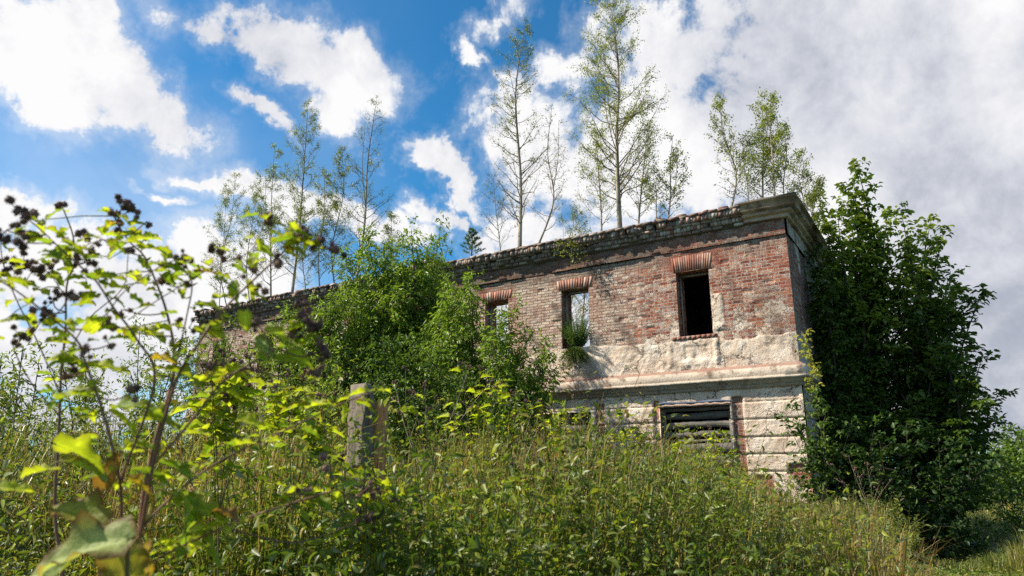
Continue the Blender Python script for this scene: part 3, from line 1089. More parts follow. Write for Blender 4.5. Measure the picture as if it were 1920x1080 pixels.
# soldier-course arches over the upper windows
def arch(a, b, zb, h, n, pal, spread, extra):
    mb_ = MB()
    x0, x1 = a - extra, b + extra
    cx = (x0 + x1) / 2
    for i in range(n):
        f0, f1 = (i + .07) / n, (i + .93) / n
        q = []
        for f in (f0, f1):
            xb = x0 + (x1 - x0) * f
            xt = cx + (xb - cx) * (1 + spread)
            rise = .018 * (1 - (2 * f - 1) ** 2)
            q.append((xb, zb + rise * .5 + rr.uniform(-.006, .006), xt, zb + h + rise + rr.uniform(-.02, .012)))
        pj = .001 + rr.uniform(-.003, .004)
        (xb0, zb0, xt0, zt0), (xb1, zb1, xt1, zt1) = q
        V = [fr(x, o_, z) for o_ in (pj, -.2) for (x, z) in ((xb0, zb0), (xb1, zb1), (xt1, zt1), (xt0, zt0))]
        mb_.add(np.array(V), BOXF, np.array(rr.choice(pal)) * rr.uniform(.8, 1.15))
    x2 = (x1 - x0) * spread / 2
    V = [fr(x, o_, z) for o_ in (-.004, -.15) for (x, z) in ((x0 + .01, zb + .012), (x1 - .01, zb + .012), (x1 + x2 - .02, zb + h - .01), (x0 - x2 + .02, zb + h - .01))]
    mb_.add(np.array(V), BOXF, (.40, .30, .24))
    return mb_.build('window_arch', M_ARCH, bld)


RD = [(.36, .15, .10), (.28, .11, .08), (.42, .20, .14), (.38, .25, .20), (.26, .12, .09)]
arch(*WIN[0], 4.745, .37, 17, RD, .12, .05)
arch(*WIN[1], 4.745, .26, 13, RD + [(.5, .36, .3)], .10, .08)
arch(*WIN[2], 4.745, .24, 12, RD + [(.45, .3, .24)], .10, .08)
arch(*WIN[3], 4.745, .24, 12, RD, .16, .08)
for k in (4, 5, 6, 7):
    arch(*WIN[k], 4.745, .22, 11, [(.3, .14, .1), (.35, .2, .15)], .12, .04)
# red brick sill under the first window
mb = MB()
u = 1.72
while u < 2.68:
    V = [fr(x, o_, z) for o_ in (.026, -.2) for (x, z) in ((u, 3.095), (u + .11, 3.09), (u + .11, 3.165), (u, 3.165))]
    mb.add(np.array(V) + rng.uniform(-.004, .004, (8, 3)), BOXF, np.array(rr.choice(RD)) * rr.uniform(.7, 1.05))
    u += .118
mb.build('window_sill', M_ARCH, bld)

# boarded ground storey window: lintel strip, frame, sagging grey boards
mb = MB()


def fbox(mb_, u0, u1, z0, z1, o0, o1, c, sag=0., n=8, thin=0.):
    us_ = np.linspace(u0, u1, n)
    zc_ = sag * (1 - ((us_ - u0) / (u1 - u0) * 2 - 1) ** 2)
    q = zc_ + .006 * rng.standard_normal(n)
    q2 = zc_ + .010 * rng.standard_normal(n) - thin * np.linspace(0, 1, n)
    ring = [fr(us_, o0 + 0 * us_, z0 + q), fr(us_, o1 + 0 * us_, z0 + q), fr(us_, o1 + 0 * us_, z1 + q2), fr(us_, o0 + 0 * us_, z1 + q2)]
    V = np.stack(ring, 1).reshape(-1, 3)
    i = (np.arange(n - 1) * 4)[:, None]
    j = np.arange(4)[None]
    k = (j + 1) % 4
    mb_.add(V, np.stack([i + j, i + k, i + 4 + k, i + 4 + j], -1).reshape(-1, 4), c)
    mb_.add(V[:4], [[0, 1, 2, 3]], c)
    mb_.add(V[-4:], [[3, 2, 1, 0]], c)


for wi, (a, b) in enumerate(GWS):
    gwin = MB()
    fbox(gwin, a, b, 1.44, 1.525, -.10, -.22, (1, 1, 1))
    for (x0, x1) in ((a + .002, a + .075), (b - .075, b - .002)):
        V = [fr(x, o_, z) for o_ in (-.10, -.22) for (x, z) in ((x0, .16), (x1, .16), (x1, 1.438), (x0, 1.438))]
        gwin.add(np.array(V), BOXF, (1, 1, 1))
    gf = gwin.build('boarded_window', M_WOODG, bld)
    z = 1.40
    k = 0
    for (z0, z1, sg, th_, oo) in ((1.26, 1.42, -.0, .02, -.19), (1.03, 1.20, .035, .05, -.12), (.84, .96, .01, .0, -.13), (.74, .80, -.01, .0, -.15), (.50, .70, .0, .01, -.135), (.22, .46, .0, .02, -.14)):
        bm_ = MB()
        fbox(bm_, a + .04, b - .05, z0, z1, oo, oo - .025, (1, 1, 1), sag=sg, thin=th_, n=10)
        bo = bm_.build('board', M_WOODG, gf)
        k += 1
mb = MB()
fbox(mb, GW[0] - .02, GW[1] + .02, 1.535, 1.585, .055, -.09, (.42, .30, .24), n=20)
mb.build('window_lintel', M_BRICK, bld)
mb = MB()
fbox(mb, GW[0] - .02, GW[1] + .03, 1.60, 1.64, .045, -.03, (.10, .13, .20), n=12)
mb.build('metal_drip_strip', M_STEM, bld)
for (z0, z1, a, b) in ((0.5, 1.7, 1.60, 1.70),):
    pass

# ---------------------------------------------------------------- plants: generators
def birch(base, tip, halfw, label, leaf=1.0, seed=0, r=.05, bend=0., bare=.15, leafsz=.038, cols=None, low=.12, parent_group='birches growing on the ruin', name='birch_tree', nb=None, twigs=6, curv=0.0):
    rs = np.random.default_rng(seed + 100)
    base = np.array(base, float)
    tip = np.array(tip, float)
    H = np.linalg.norm(tip - base)
    root = empty(name, tuple(base), label, 'tree', parent_group)
    mid1 = base * .67 + tip * .33 + np.array([bend, 0, 0]) + rs.normal(0, .020 * H, 3) * [1, 1, 0]
    mid2 = base * .33 + tip * .67 + np.array([bend * .6, 0, 0]) + rs.normal(0, .020 * H, 3) * [1, 1, 0]
    pts = catmull([base, mid1, mid2, tip], 8)
    tb = MB()
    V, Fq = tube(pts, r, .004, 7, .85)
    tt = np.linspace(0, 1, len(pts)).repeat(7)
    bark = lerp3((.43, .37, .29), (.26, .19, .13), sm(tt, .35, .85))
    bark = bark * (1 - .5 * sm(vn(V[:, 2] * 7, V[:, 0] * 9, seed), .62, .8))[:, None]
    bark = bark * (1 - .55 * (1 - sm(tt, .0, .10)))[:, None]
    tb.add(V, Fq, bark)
    P = np.array([tuple(q) for q in pts])
    nb = nb or int(18 + H * 8)
    segs0, segs1, rad0, rad1 = [], [], [], []
    LP, LD, LC = [], [], []
    cols = cols or [(.10, .135, .030), (.075, .11, .025), (.15, .175, .035), (.19, .20, .04)]
    fork = None
    if rs.random() < .5 and H > 2.2:
        k0 = int(len(P) * rs.uniform(.30, .5))
        sx = rs.choice([-1, 1]) * halfw * rs.uniform(.30, .5)
        e_ = P[-1] - (P[-1] - P[k0]) * rs.uniform(.12, .3) + np.array([sx, sx * .4, 0])
        m_ = P[k0] * .55 + e_ * .45 + np.array([sx * .35, 0, 0])
        fork = np.array([tuple(q) for q in catmull([P[k0], m_, e_], 8)])
        V, Fq = tube(fork, r * .45, .003, 5)
        tb.add(V, Fq, (.33, .27, .20))
    for b in range(nb):
        t_ = low + (1 - low) * (b + rs.random()) / nb
        x = t_ * (len(P) - 1)
        i = min(int(x), len(P) - 2)
        p0 = P[i] + (P[i + 1] - P[i]) * (x - i)
        if fork is not None and t_ > .45 and rs.random() < .4:
            j0 = min(int((t_ - .45) / .55 * (len(fork) - 1)), len(fork) - 2)
            p0 = fork[j0] + (fork[j0 + 1] - fork[j0]) * rs.random()
        env = min(1.0, .55 + 1.5 * t_) * (1 - t_) ** .62 + .05
        L = halfw * env * rs.uniform(.6, 1.2) * 1.75
        ang = rs.random() * 6.283
        up = rs.uniform(.45, 1.0)
        d = np.array([math.cos(ang), math.sin(ang), up])
        d /= np.linalg.norm(d)
        k = 4
        pp = [p0]
        for j in range(k):
            dd = d + np.array([0, 0, .12 * j]) + rs.normal(0, .14, 3)
            dd /= np.linalg.norm(dd)
            pp.append(pp[-1] + dd * L / k)
        rb = max(.004, r * .28 * (1 - t_) + .0035)
        V, Fq = tube(pp, rb, .002, 3)
        tb.add(V, Fq, lerp3((.16, .11, .075), (.12, .075, .05), 0.))
        pp = np.array(pp)
        nt = max(3, int(twigs * (.7 + 1.3 * L)))
        for q in range(nt):
            f = rs.uniform(.25, 1) * k
            ii = min(int(f), k - 1)
            s0 = pp[ii] + (pp[ii + 1] - pp[ii]) * (f - ii)
            dd = d + rs.normal(0, .75, 3)
            dd[2] += .1
            dd /= np.linalg.norm(dd)
            tl = rs.uniform(.18, .42) * (.5 + .5 * min(1, L)) * (.6 + halfw * .3)
            s1 = s0 + dd * tl
            segs0.append(s0)
            segs1.append(s1)
            rad0.append(.003)
            rad1.append(.0012)
            lden = leaf * (.25 + .75 * sm(t_, bare, bare + .25)) * rs.choice([.35, 1., 1.6])
            nl = rs.poisson(9 * lden)
            for _ in range(nl):
                g_ = rs.uniform(.25, 1.05)
                LP.append(s0 + (s1 - s0) * g_ + rs.normal(0, .04, 3))
                LD.append(rs.normal(0, .7, 3) + [0, 0, -.55])
                LC.append(rs.integers(len(cols)))
    V, Fq, _ = tubes_batch(np.array(segs0), np.array(segs1), np.array(rad0), np.array(rad1))
    tb.add(V, Fq, (.13, .085, .055))
    tb.build('trunk', M_BARK, root)
    LP = np.array(LP)
    LD = np.array(LD)
    n = len(LP)
    Lz = leafsz * rs.uniform(.7, 1.3, n)
    V, Fq, k = leaf_cards(LP, LD, rs.normal(0, 1, (n, 3)) + [0, 0, .4], Lz, Lz * .75)
    c = np.array(cols)[np.array(LC)] * rs.uniform(.75, 1.25, (n, 1))
    mk('crown', V, Fq, M_LEAF, root, col=np.repeat(c, k, 0))
    return root


def leafy(name, label, cat, base, tips, leafL, leafW, cols, droop=.5, flat=0., spread=.7, side_n=9, per=14, seed=0, r=.05, group=None, mat=M_LEAF, topcol=None, fine=False, stem_from=.25, bark=(.055, .045, .032), cluster=5, gather=.10, sidelen=None, lean=None):
    """multi-stemmed leafy tree: each tip is the end of a stem with side shoots and leaf sprays"""
    rs = np.random.default_rng(seed + 500)
    base = np.array(base, float)
    root = empty(name, tuple(base), label, cat, group)
    tb = MB()
    LP, LD, LN, LC, LS = [], [], [], [], []
    S0, S1 = [], []
    for tip in tips:
        sp = spread * (tip[1] if len(tip) > 1 else 1)
        tp = np.array(tuple(tip[0]), float)
        b0 = base + rs.normal(0, .12, 3) * [1, 1, 0]
        H = np.linalg.norm(tp - b0)
        hz = (tp - b0) * [1, 1, 0]
        m1 = b0 + hz * .22 + np.array([0, 0, (tp - b0)[2] * .36]) + rs.normal(0, .03 * H, 3)
        m2 = b0 + hz * .62 + np.array([0, 0, (tp - b0)[2] * .70]) + rs.normal(0, .03 * H, 3)
        P = np.array([tuple(q) for q in catmull([b0, m1, m2, tp], 6)])
        V, Fq = tube(P, r * rs.uniform(.5, 1) * (H / 5), .005, 5)
        tb.add(V, Fq, np.array(bark) * rs.uniform(.8, 1.3))
        n_side = int(side_n * max(.5, H / 3))
        for s_ in range(n_side + 1):
            last = s_ == n_side
            t_ = 1.0 if last else stem_from + (1 - stem_from) * (s_ + rs.random()) / n_side
            x = t_ * (len(P) - 1) * .999
            i = int(x)
            p0 = P[i] + (P[i + 1] - P[i]) * (x - i)
            if last:
                d = unit(P[-1] - P[-2]) + rs.normal(0, .1, 3)
                L = .15
            else:
                ang = rs.random() * 6.283
                d = np.array([math.cos(ang), math.sin(ang), rs.uniform(.1, .9) * (1 - flat)])
                if lean is not None:
                    d = d + np.array(lean) * rs.random()
                L = sp * (1 - t_ * .80) ** .8 * rs.uniform(.6, 1.25)
            d = unit(d)
            k = 3
            pp = [p0]
            for j in range(k):
                dd = unit(d + np.array([0, 0, .18 * (1 - flat) * j]) + rs.normal(0, .14, 3))
                pp.append(pp[-1] + dd * L / k)
            if L > .12:
                V, Fq = tube(pp, .008 + .008 * sp, .003, 3)
                tb.add(V, Fq, np.array(bark) * rs.uniform(.8, 1.3))
            pp = np.array(pp)
            n_cl = max(2, int(per * (L + .12) / 1.0 * 1.0))
            tint = rs.uniform(.82, 1.2)
            for c_ in range(n_cl):
                f = (rs.uniform(.1, 1.0) ** .8) * k * .999
                ii = int(f)
                q0 = pp[ii] + (pp[ii + 1] - pp[ii]) * (f - ii) + rs.normal(0, gather, 3)
                dd = unit(d + rs.normal(0, .8, 3))
                dd[2] = dd[2] * (1 - flat) + .1
                for l_ in range(cluster):
                    h_ = (l_ + .5) / cluster
                    LP.append(q0 + dd * h_ * leafL * 2.0)
                    v = unit(dd * .6 + rs.normal(0, .55, 3))
                    v[2] = v[2] * (1 - flat * .7) - droop * rs.uniform(.4, 1.4)
                    LD.append(v)
                    LN.append(np.array([0, 0, 1.]) + rs.normal(0, .35 + .3 * (1 - flat), 3))
                    LC.append(rs.integers(len(cols)))
                    LS.append((tint, t_ if sp else 0, 1. if (last or (t_ > .70)) else 0.))
    tb.build('trunk', M_BARK, root)
    LP, LD, LN = np.array(LP), np.array(LD), np.array(LN)
    n = len(LP)
    LS = np.array(LS)
    Lz = leafL * rs.uniform(.65, 1.25, n)
    V, Fq, k = leaf_cards(LP, LD, LN, Lz, Lz * leafW, fine=fine)
    c = np.array(cols)[np.array(LC)] * rs.uniform(.8, 1.2, (n, 1)) * LS[:, :1]
    if topcol is not None:  # tip tint; on the elms it paints sunlight into the top leaves
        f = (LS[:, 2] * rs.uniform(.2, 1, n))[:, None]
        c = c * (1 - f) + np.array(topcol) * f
    mk('crown', V, Fq, mat, root, col=np.repeat(c, k, 0))
    return root


def onwall(px, py, n=.3):
    """the wall-top point seen at image column px: cornice top, n metres behind the wall face"""
    a, b, c = ray(px, py)
    o2 = (C0 + n * Nv)
    k = (o2[0] * Nv[0] + o2[1] * Nv[1]) / (a * Nv[0] + b * Nv[1])
    return k * b        # world Y


def wall_birch(bx, tx, ty, hwpx, label, n=.3, zb=6.0, **kw):
    Y = onwall(bx, 450, n)
    a, b, c = ray(bx, 450)
    base = np.array([a / b * Y, Y, CZ + zb])
    # correct x for the real height of the foot
    for _ in range(3):
        zz = zb
        u = None
        lo, hi = -200, 1000
        for _ in range(30):
            m_ = (lo + hi) / 2
            q = ray(bx, m_)
            if q[2] / q[1] * Y > zz:
                lo = m_
            else:
                hi = m_
        q = ray(bx, lo)
        Y = (C0 + n * Nv)[:2] @ Nv[:2] / (q[0] / q[1] * Nv[0] + Nv[1])
        base = np.array([q[0] / q[1] * Y, Y, CZ + zb])
    tip = np.array(at(tx, ty, Y))
    return birch(base, tip, hwpx / F_PX * Y, label, **kw)


# ---------------------------------------------------------------- birches on the ruin
BG = [(.17, .22, .05), (.13, .17, .04), (.22, .26, .05), (.29, .29, .06)]
YG = [(.28, .32, .05), (.36, .37, .06), (.22, .27, .05), (.18, .23, .05)]
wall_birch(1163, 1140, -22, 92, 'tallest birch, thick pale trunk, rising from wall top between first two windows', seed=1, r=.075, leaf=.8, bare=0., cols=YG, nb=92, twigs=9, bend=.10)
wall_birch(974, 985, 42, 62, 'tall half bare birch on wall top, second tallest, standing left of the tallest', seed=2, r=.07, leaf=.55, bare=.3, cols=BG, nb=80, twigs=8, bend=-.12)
wall_birch(1003, 1035, 195, 34, 'thin bent bare sapling close beside the half bare tall birch', seed=3, r=.035, leaf=.25, cols=BG, nb=34, bend=.25)
wall_birch(940, 925, 330, 42, 'low twiggy birch sprout on wall top left of the half bare birch', seed=31, r=.02, leaf=.2, cols=BG, nb=26)
wall_birch(1128, 1118, 250, 48, 'low yellow green birch sapling left of the tallest trunk', seed=4, r=.03, leaf=.7, cols=YG, nb=36)
wall_birch(1196, 1214, 240, 46, 'slender birch sapling just right of the tallest trunk', seed=5, r=.03, leaf=.6, cols=YG, nb=38)
wall_birch(1250, 1262, 252, 40, 'small open birch sapling right of the tallest birch, with gaps of sky', seed=6, r=.025, leaf=.6, cols=YG, nb=34, leafsz=.045)
wall_birch(1232, 1222, 320, 30, 'shortest leafy birch sapling between two saplings right of the tallest birch', seed=7, r=.02, leaf=.7, cols=YG, nb=22)
wall_birch(1368, 1358, 165, 34, 'separate slim birch at the left edge of the corner thicket', seed=8, r=.03, leaf=.8, cols=YG, nb=42, leafsz=.040)
wall_birch(1402, 1398, 255, 28, 'short birch filling the gap in the corner thicket beside the slim birch', seed=9, r=.02, leaf=.9, cols=YG, nb=30, leafsz=.040)
wall_birch(1430, 1428, 175, 32, 'tallest birch of the thicket above the building corner', seed=10, n=.7, r=.03, leaf=1.0, cols=YG, nb=50, leafsz=.040)
wall_birch(1453, 1446, 182, 32, 'twin birch right next to the tallest of the corner thicket', seed=11, n=.4, r=.03, leaf=1.0, cols=YG, nb=46, leafsz=.040)
for k, (px_, tx_, ty_, hw_, n_, lab) in enumerate([
        (1478, 1470, 235, 30, .8, 'birch sloping down the right shoulder of the corner thicket'),
        (1500, 1508, 285, 30, 1.6, 'lower birch behind the cornice corner, right end of thicket'),
        (1520, 1532, 340, 26, 2.4, 'smallest birch behind the side cornice, touching the dark broadleaf tree')]):
    wall_birch(px_, tx_, ty_, hw_, lab, n=n_, zb=5.9, seed=12 + k, r=.022, leaf=1.0, cols=YG, nb=32, leafsz=.040)
LB = [(546, 578, 190, 50, 'tallest birch of the left group, crown pointed, growing from the far wall', .06, 1.1, .12),
      (508, 515, 275, 46, 'leafy birch left of the tallest in the left group', .04, 1.2, .0),
      (630, 642, 282, 40, 'slim birch between the tallest and the white trunked one of the left group', .035, 1.1, .0),
      (600, 608, 320, 34, 'short birch tucked right of the tallest in the left group', .03, .9, .0),
      (664, 706, 186, 48, 'white trunked nearly bare birch at the right end of the left group', .06, .35, .15),
      (430, 441, 328, 36, 'thin birch at the far left end of the left group', .025, .9, .0),
      (410, 424, 350, 26, 'thinnest birch, outermost on the far end of the wall', .02, .8, .0),
      (470, 482, 345, 34, 'low bushy birch between the outer birches of the left group', .025, 1.2, .0),
      (730, 733, 400, 26, 'small faint birch standing alone above the boxelder shrub', .02, .8, .0),
      (575, 560, 390, 38, 'low leafy birch at the foot of the tallest in the left group', .02, 1.1, .0)]
for k, (bx, tx, ty, hw, lab, r_, lf, bd) in enumerate(LB):
    wall_birch(bx, tx, ty, hw, lab, n=.5 + .35 * (k % 3), seed=20 + k, r=r_, leaf=lf, bend=bd, cols=BG, nb=60 if ty < 300 else 40, leafsz=.040, twigs=7)

# young pine on the wall top
pb = np.array(at(884, 487, 19.6))
pine = empty('pine_sapling', tuple(pb), 'young green pine sapling growing out of the broken cornice', 'tree')
tb = MB()
pt = np.array(at(886, 430, 19.6))
V, Fq = tube([pb, (pb + pt) / 2, pt], .025, .006, 5)
tb.add(V, Fq, (.14, .09, .06))
LP, LD = [], []
for k in range(26):
    t_ = .15 + .85 * k / 26
    p0 = pb + (pt - pb) * t_
    an = k * 2.4
    d = np.array([math.cos(an), math.sin(an), .55])
    L = .42 * (1.12 - t_)
    p1 = p0 + unit(d) * L
    V, Fq = tube([p0, p1], .006, .003, 3)
    tb.add(V, Fq, (.12, .10, .05))
    for q in range(60):
        f = rng.uniform(.25, 1.05)
        LP.append(p0 + (p1 - p0) * f)
        LD.append(unit(d) * .9 + rng.normal(0, .6, 3))
tb.build('trunk', M_BARK, pine)
n = len(LP)
V, Fq, k = leaf_cards(np.array(LP), np.array(LD), rng.normal(0, 1, (n, 3)), .09, .012)
mk('crown', V, Fq, M_LEAF, pine, col=np.repeat(np.array([(.07, .13, .05)]) * rng.uniform(.7, 1.4, (n, 1)), k, 0))

# tuft hanging from the cornice, weed in the second window, sprouts seen through the openings
hb = np.array(at(1060, 452, 17.6))
leafy('hanging_sprout', 'yellow green sprout hanging over the cornice above the second window', 'plant', hb,
      [(at(1075, 470, 17.5),), (at(1090, 480, 17.4),), (at(1055, 462, 17.5),), (at(1095, 462, 17.5),), (at(1072, 488, 17.4),)], .05, .6, YG, droop=.4, spread=.22, side_n=10, per=16, seed=3, r=.01, cluster=3, gather=.06)


def wisp(name, label, base, n_stem, h, spread, cols, leafn, leafL, leafW, seed, cat='plant', group=None, droop=0., stemc=(.10, .12, .04), up=1.):
    """bunch of thin upright stems with narrow leaves all along"""
    rs = np.random.default_rng(seed)
    root = empty(name, tuple(base), label, cat, group)
    base = np.array(base, float)
    a = rs.random(n_stem) * 6.283
    q = np.sqrt(rs.random(n_stem))
    b0 = base + np.stack([np.cos(a) * q * spread * .3, np.sin(a) * q * spread * .3, 0 * a], 1)
    hh = h * rs.uniform(.55, 1.05, n_stem) * (1 - .35 * q)
    b1 = b0 + np.stack([np.cos(a) * q * spread, np.sin(a) * q * spread, hh * up], 1)
    V, Fq, k = tubes_batch(b0, b1, .004, .0018, 3, bend=np.stack([0 * a, 0 * a, hh * .06], 1))
    mk('stems', V, Fq, M_STEM, root, col=np.tile(np.array([stemc]), (len(V), 1)))
    f = rs.uniform(.08, 1.03, (n_stem, leafn))
    P = (b0[:, None] + (b1 - b0)[:, None] * f[..., None]).reshape(-1, 3) + np.array([0, 0, 1]) * (.2 * hh[:, None] * f * (1 - f)).reshape(-1, 1)
    D = rs.normal(0, 1, P.shape) * [1, 1, .5] + [0, 0, .7 - droop]
    L = leafL * rs.uniform(.5, 1.2, len(P)) * (1.15 - .6 * f.ravel())
    V, Fq, k = leaf_cards(P, D, rs.normal(0, .5, P.shape) + [0, 0, 1], L, L * leafW, curl=.2)
    c = np.array(cols)[rs.integers(len(cols), size=len(P))] * rs.uniform(.75, 1.3, (len(P), 1))
    mk('leaves', V, Fq, M_LEAF, root, col=np.repeat(c, k, 0))
    return root


wb = fr(5.34, -.10, 3.20)
wisp('window_weed', 'feathery green weed bush filling the second upper window', wb - np.array([0, 0, .02]), 150, 1.0, .42, [(.10, .18, .045), (.14, .22, .05), (.07, .14, .04)], 60, .065, .20, 5)
wb = fr(5.34, .08, 3.15)
wisp('hanging_weed', 'green weed curtain hanging down below the second upper window sill', wb, 150, .62, .40, [(.10, .17, .045), (.13, .20, .05), (.15, .18, .06)], 54, .06, .20, 6, up=-1.)
birch(fr(6.6, -3.0, 2.3), fr(6.7, -3.0, 8.2) * [1, 1, 1], .7, 'dark stemmed birch inside the roofless room, seen through the second window', seed=50, r=.035, leaf=.7, cols=BG, nb=60, low=.3, parent_group='saplings inside the ruin')
birch(fr(7.5, -4.3, 2.3), fr(7.6, -4.3, 9.0), .7, 'slimmer birch inside the roofless room deeper behind the second window', seed=51, r=.03, leaf=.5, cols=BG, nb=60, low=.3, parent_group='saplings inside the ruin')
birch(fr(10.6, -4.6, 2.3), fr(10.6, -4.6, 6.9), .45, 'bare twiggy sapling inside the ruin behind the third window', seed=52, r=.012, leaf=.2, cols=BG, nb=60, low=.2, parent_group='saplings inside the ruin')
birch(fr(11.2, -4.9, 2.3), fr(11.2, -4.9, 6.7), .45, 'second bare sapling inside the ruin, left of the other behind the third window', seed=53, r=.012, leaf=.2, cols=BG, nb=60, low=.2, parent_group='saplings inside the ruin')

# ---------------------------------------------------------------- boxelder shrubs in front of the wall
LG = [(.20, .28, .035), (.13, .20, .03), (.22, .31, .04), (.10, .165, .03), (.16, .23, .05)]


def gnd(px, Y):
    a, b, _ = ray(px, 800)
    x = a / b * Y
    return np.array([x, Y, float(ground_z(x, Y))])


def tipsat(lst, Y, seed, jit=.5):
    rs = np.random.default_rng(seed)
    return [(at(x, y, Y + rs.uniform(-jit, jit)), s_) for (x, y, s_) in lst]


GRPB = 'boxelder trees in front of the wall'
leafy('boxelder_tree', 'largest boxelder tree, its light green crown reaching above the cornice', 'tree', gnd(745, 17.0),
      tipsat([(690, 452, .8), (648, 482, .7), (772, 438, .5), (735, 470, 1), (715, 500, 1.1), (800, 505, .9), (665, 540, 1), (760, 520, 1.1), (640, 590, 1), (700, 580, 1.2), (780, 575, 1.1), (830, 560, .7), (730, 620, 1.2), (600, 620, .9)], 17.3, 1), .13, .36, LG,
      droop=.75, spread=1.0, side_n=16, per=32, seed=1, r=.06, group=GRPB, topcol=(.20, .29, .04), cluster=5, gather=.10)
leafy('boxelder_tree', 'slender boxelder shoot with sparse top beside the broken cornice', 'tree', gnd(800, 17.6),
      tipsat([(826, 428, .35), (815, 460, .45), (838, 470, .4), (800, 480, .5)], 17.8, 2, .2), .12, .36, LG, droop=.7, spread=.7, side_n=11, per=22, seed=2, r=.035, group=GRPB, topcol=(.20, .29, .04), stem_from=.45)
leafy('boxelder_tree', 'boxelder with a tall narrow top left of the third window', 'tree', gnd(870, 15.6),
      tipsat([(882, 536, .45), (842, 550, .6), (868, 580, .8), (820, 600, 1), (850, 650, 1.1), (890, 640, .9), (800, 660, 1), (900, 700, .9), (840, 710, 1)], 15.9, 3, .4), .13, .36, LG, droop=.8, spread=.9, side_n=17, per=34, seed=3, r=.05, group=GRPB, topcol=(.20, .29, .04))
leafy('boxelder_tree', 'boxelder shrub rising in front of the third window', 'tree', gnd(955, 14.8),
      tipsat([(962, 592, .5), (935, 615, .6), (985, 640, .6), (925, 650, .8), (950, 680, 1), (1020, 655, .5), (1008, 700, .7), (975, 720, .9), (1030, 705, .4), (910, 730, .8), (1015, 740, .6)], 15.0, 4, .4), .12, .36, LG, droop=.8, spread=.8, side_n=16, per=34, seed=4, r=.045, group=GRPB, topcol=(.20, .29, .04))
leafy('boxelder_tree', 'lower left boxelder mass in front of the shaded far wall', 'tree', gnd(585, 16.4),
      tipsat([(540, 590, .8), (580, 575, .9), (620, 570, 1), (500, 640, .8), (560, 640, 1.1), (610, 660, 1.1), (650, 640, 1), (530, 690, 1), (600, 720, 1.1), (690, 700, 1.1), (658, 560, .5)], 16.6, 5), .13, .36, LG, droop=.7, spread=1.0, side_n=16, per=30, seed=5, r=.05, group=GRPB, topcol=(.19, .27, .04))
leafy('boxelder_tree', 'dark green boxelder bush low behind the concrete post', 'tree', gnd(790, 13.4),
      tipsat([(720, 650, .9), (770, 640, 1), (820, 680, 1), (760, 700, 1.1), (870, 720, .9), (700, 720, 1), (930, 750, .7), (960, 740, .5)], 13.6, 6), .10, .34, [(.09, .15, .025), (.07, .12, .02), (.12, .19, .03)], droop=.7, spread=.85, side_n=16, per=30, seed=6, r=.04, group=GRPB)
leafy('boxelder_tree', 'farthest boxelder shrub hugging the dim end of the wall', 'tree', gnd(390, 19.0),
      tipsat([(350, 640, .8), (400, 620, .8), (450, 600, .7), (330, 680, 1), (430, 660, 1), (480, 670, 1), (380, 690, 1)], 19.5, 7), .11, .36, [(.09, .15, .025), (.07, .12, .02), (.12, .19, .03)], droop=.6, spread=.9, side_n=9, per=20, seed=7, r=.04, group=GRPB)

for k, (px_, Y, tp_, lab) in enumerate([
        (30, 8.0, [(0, 690, .8), (40, 675, .7), (70, 700, .9), (20, 740, 1), (-30, 720, 1)], 'dark willowy shrub at the left edge of the weeds'),
        (150, 9.0, [(120, 700, .7), (160, 712, .8), (190, 705, .8), (150, 760, 1)], 'low shrub second from the left edge, sky showing above it'),
        (290, 9.5, [(262, 620, .35), (290, 690, .7), (330, 665, .8), (250, 715, .8), (300, 740, 1)], 'shrub with one thin shoot rising before the cloud left of the ruin'),
        (420, 10.0, [(380, 690, .8), (430, 670, .8), (470, 690, .8), (400, 740, 1), (450, 750, 1)], 'bright shrub standing before the far end of the wall'),
        (520, 9.0, [(490, 660, .7), (530, 640, .6), (560, 670, .8), (510, 720, 1), (600, 700, .7)], 'bright shrub between the burdock and the boxelder mass'),
        (620, 8.0, [(590, 710, .6), (630, 700, .6), (655, 735, .6), (610, 760, .8)], 'low yellow green shrub behind the concrete post')]):
    leafy('willow_shrub', lab, 'shrub', gnd(px_, Y), tipsat(tp_, Y, 80 + k, .5), .075, .30, [(.15, .21, .03), (.20, .27, .035), (.10, .15, .025), (.27, .32, .045)], droop=.2, spread=.55, side_n=15, per=30, seed=80 + k, r=.03,
          group='shrubs at the left of the weeds', cluster=5, gather=.08)

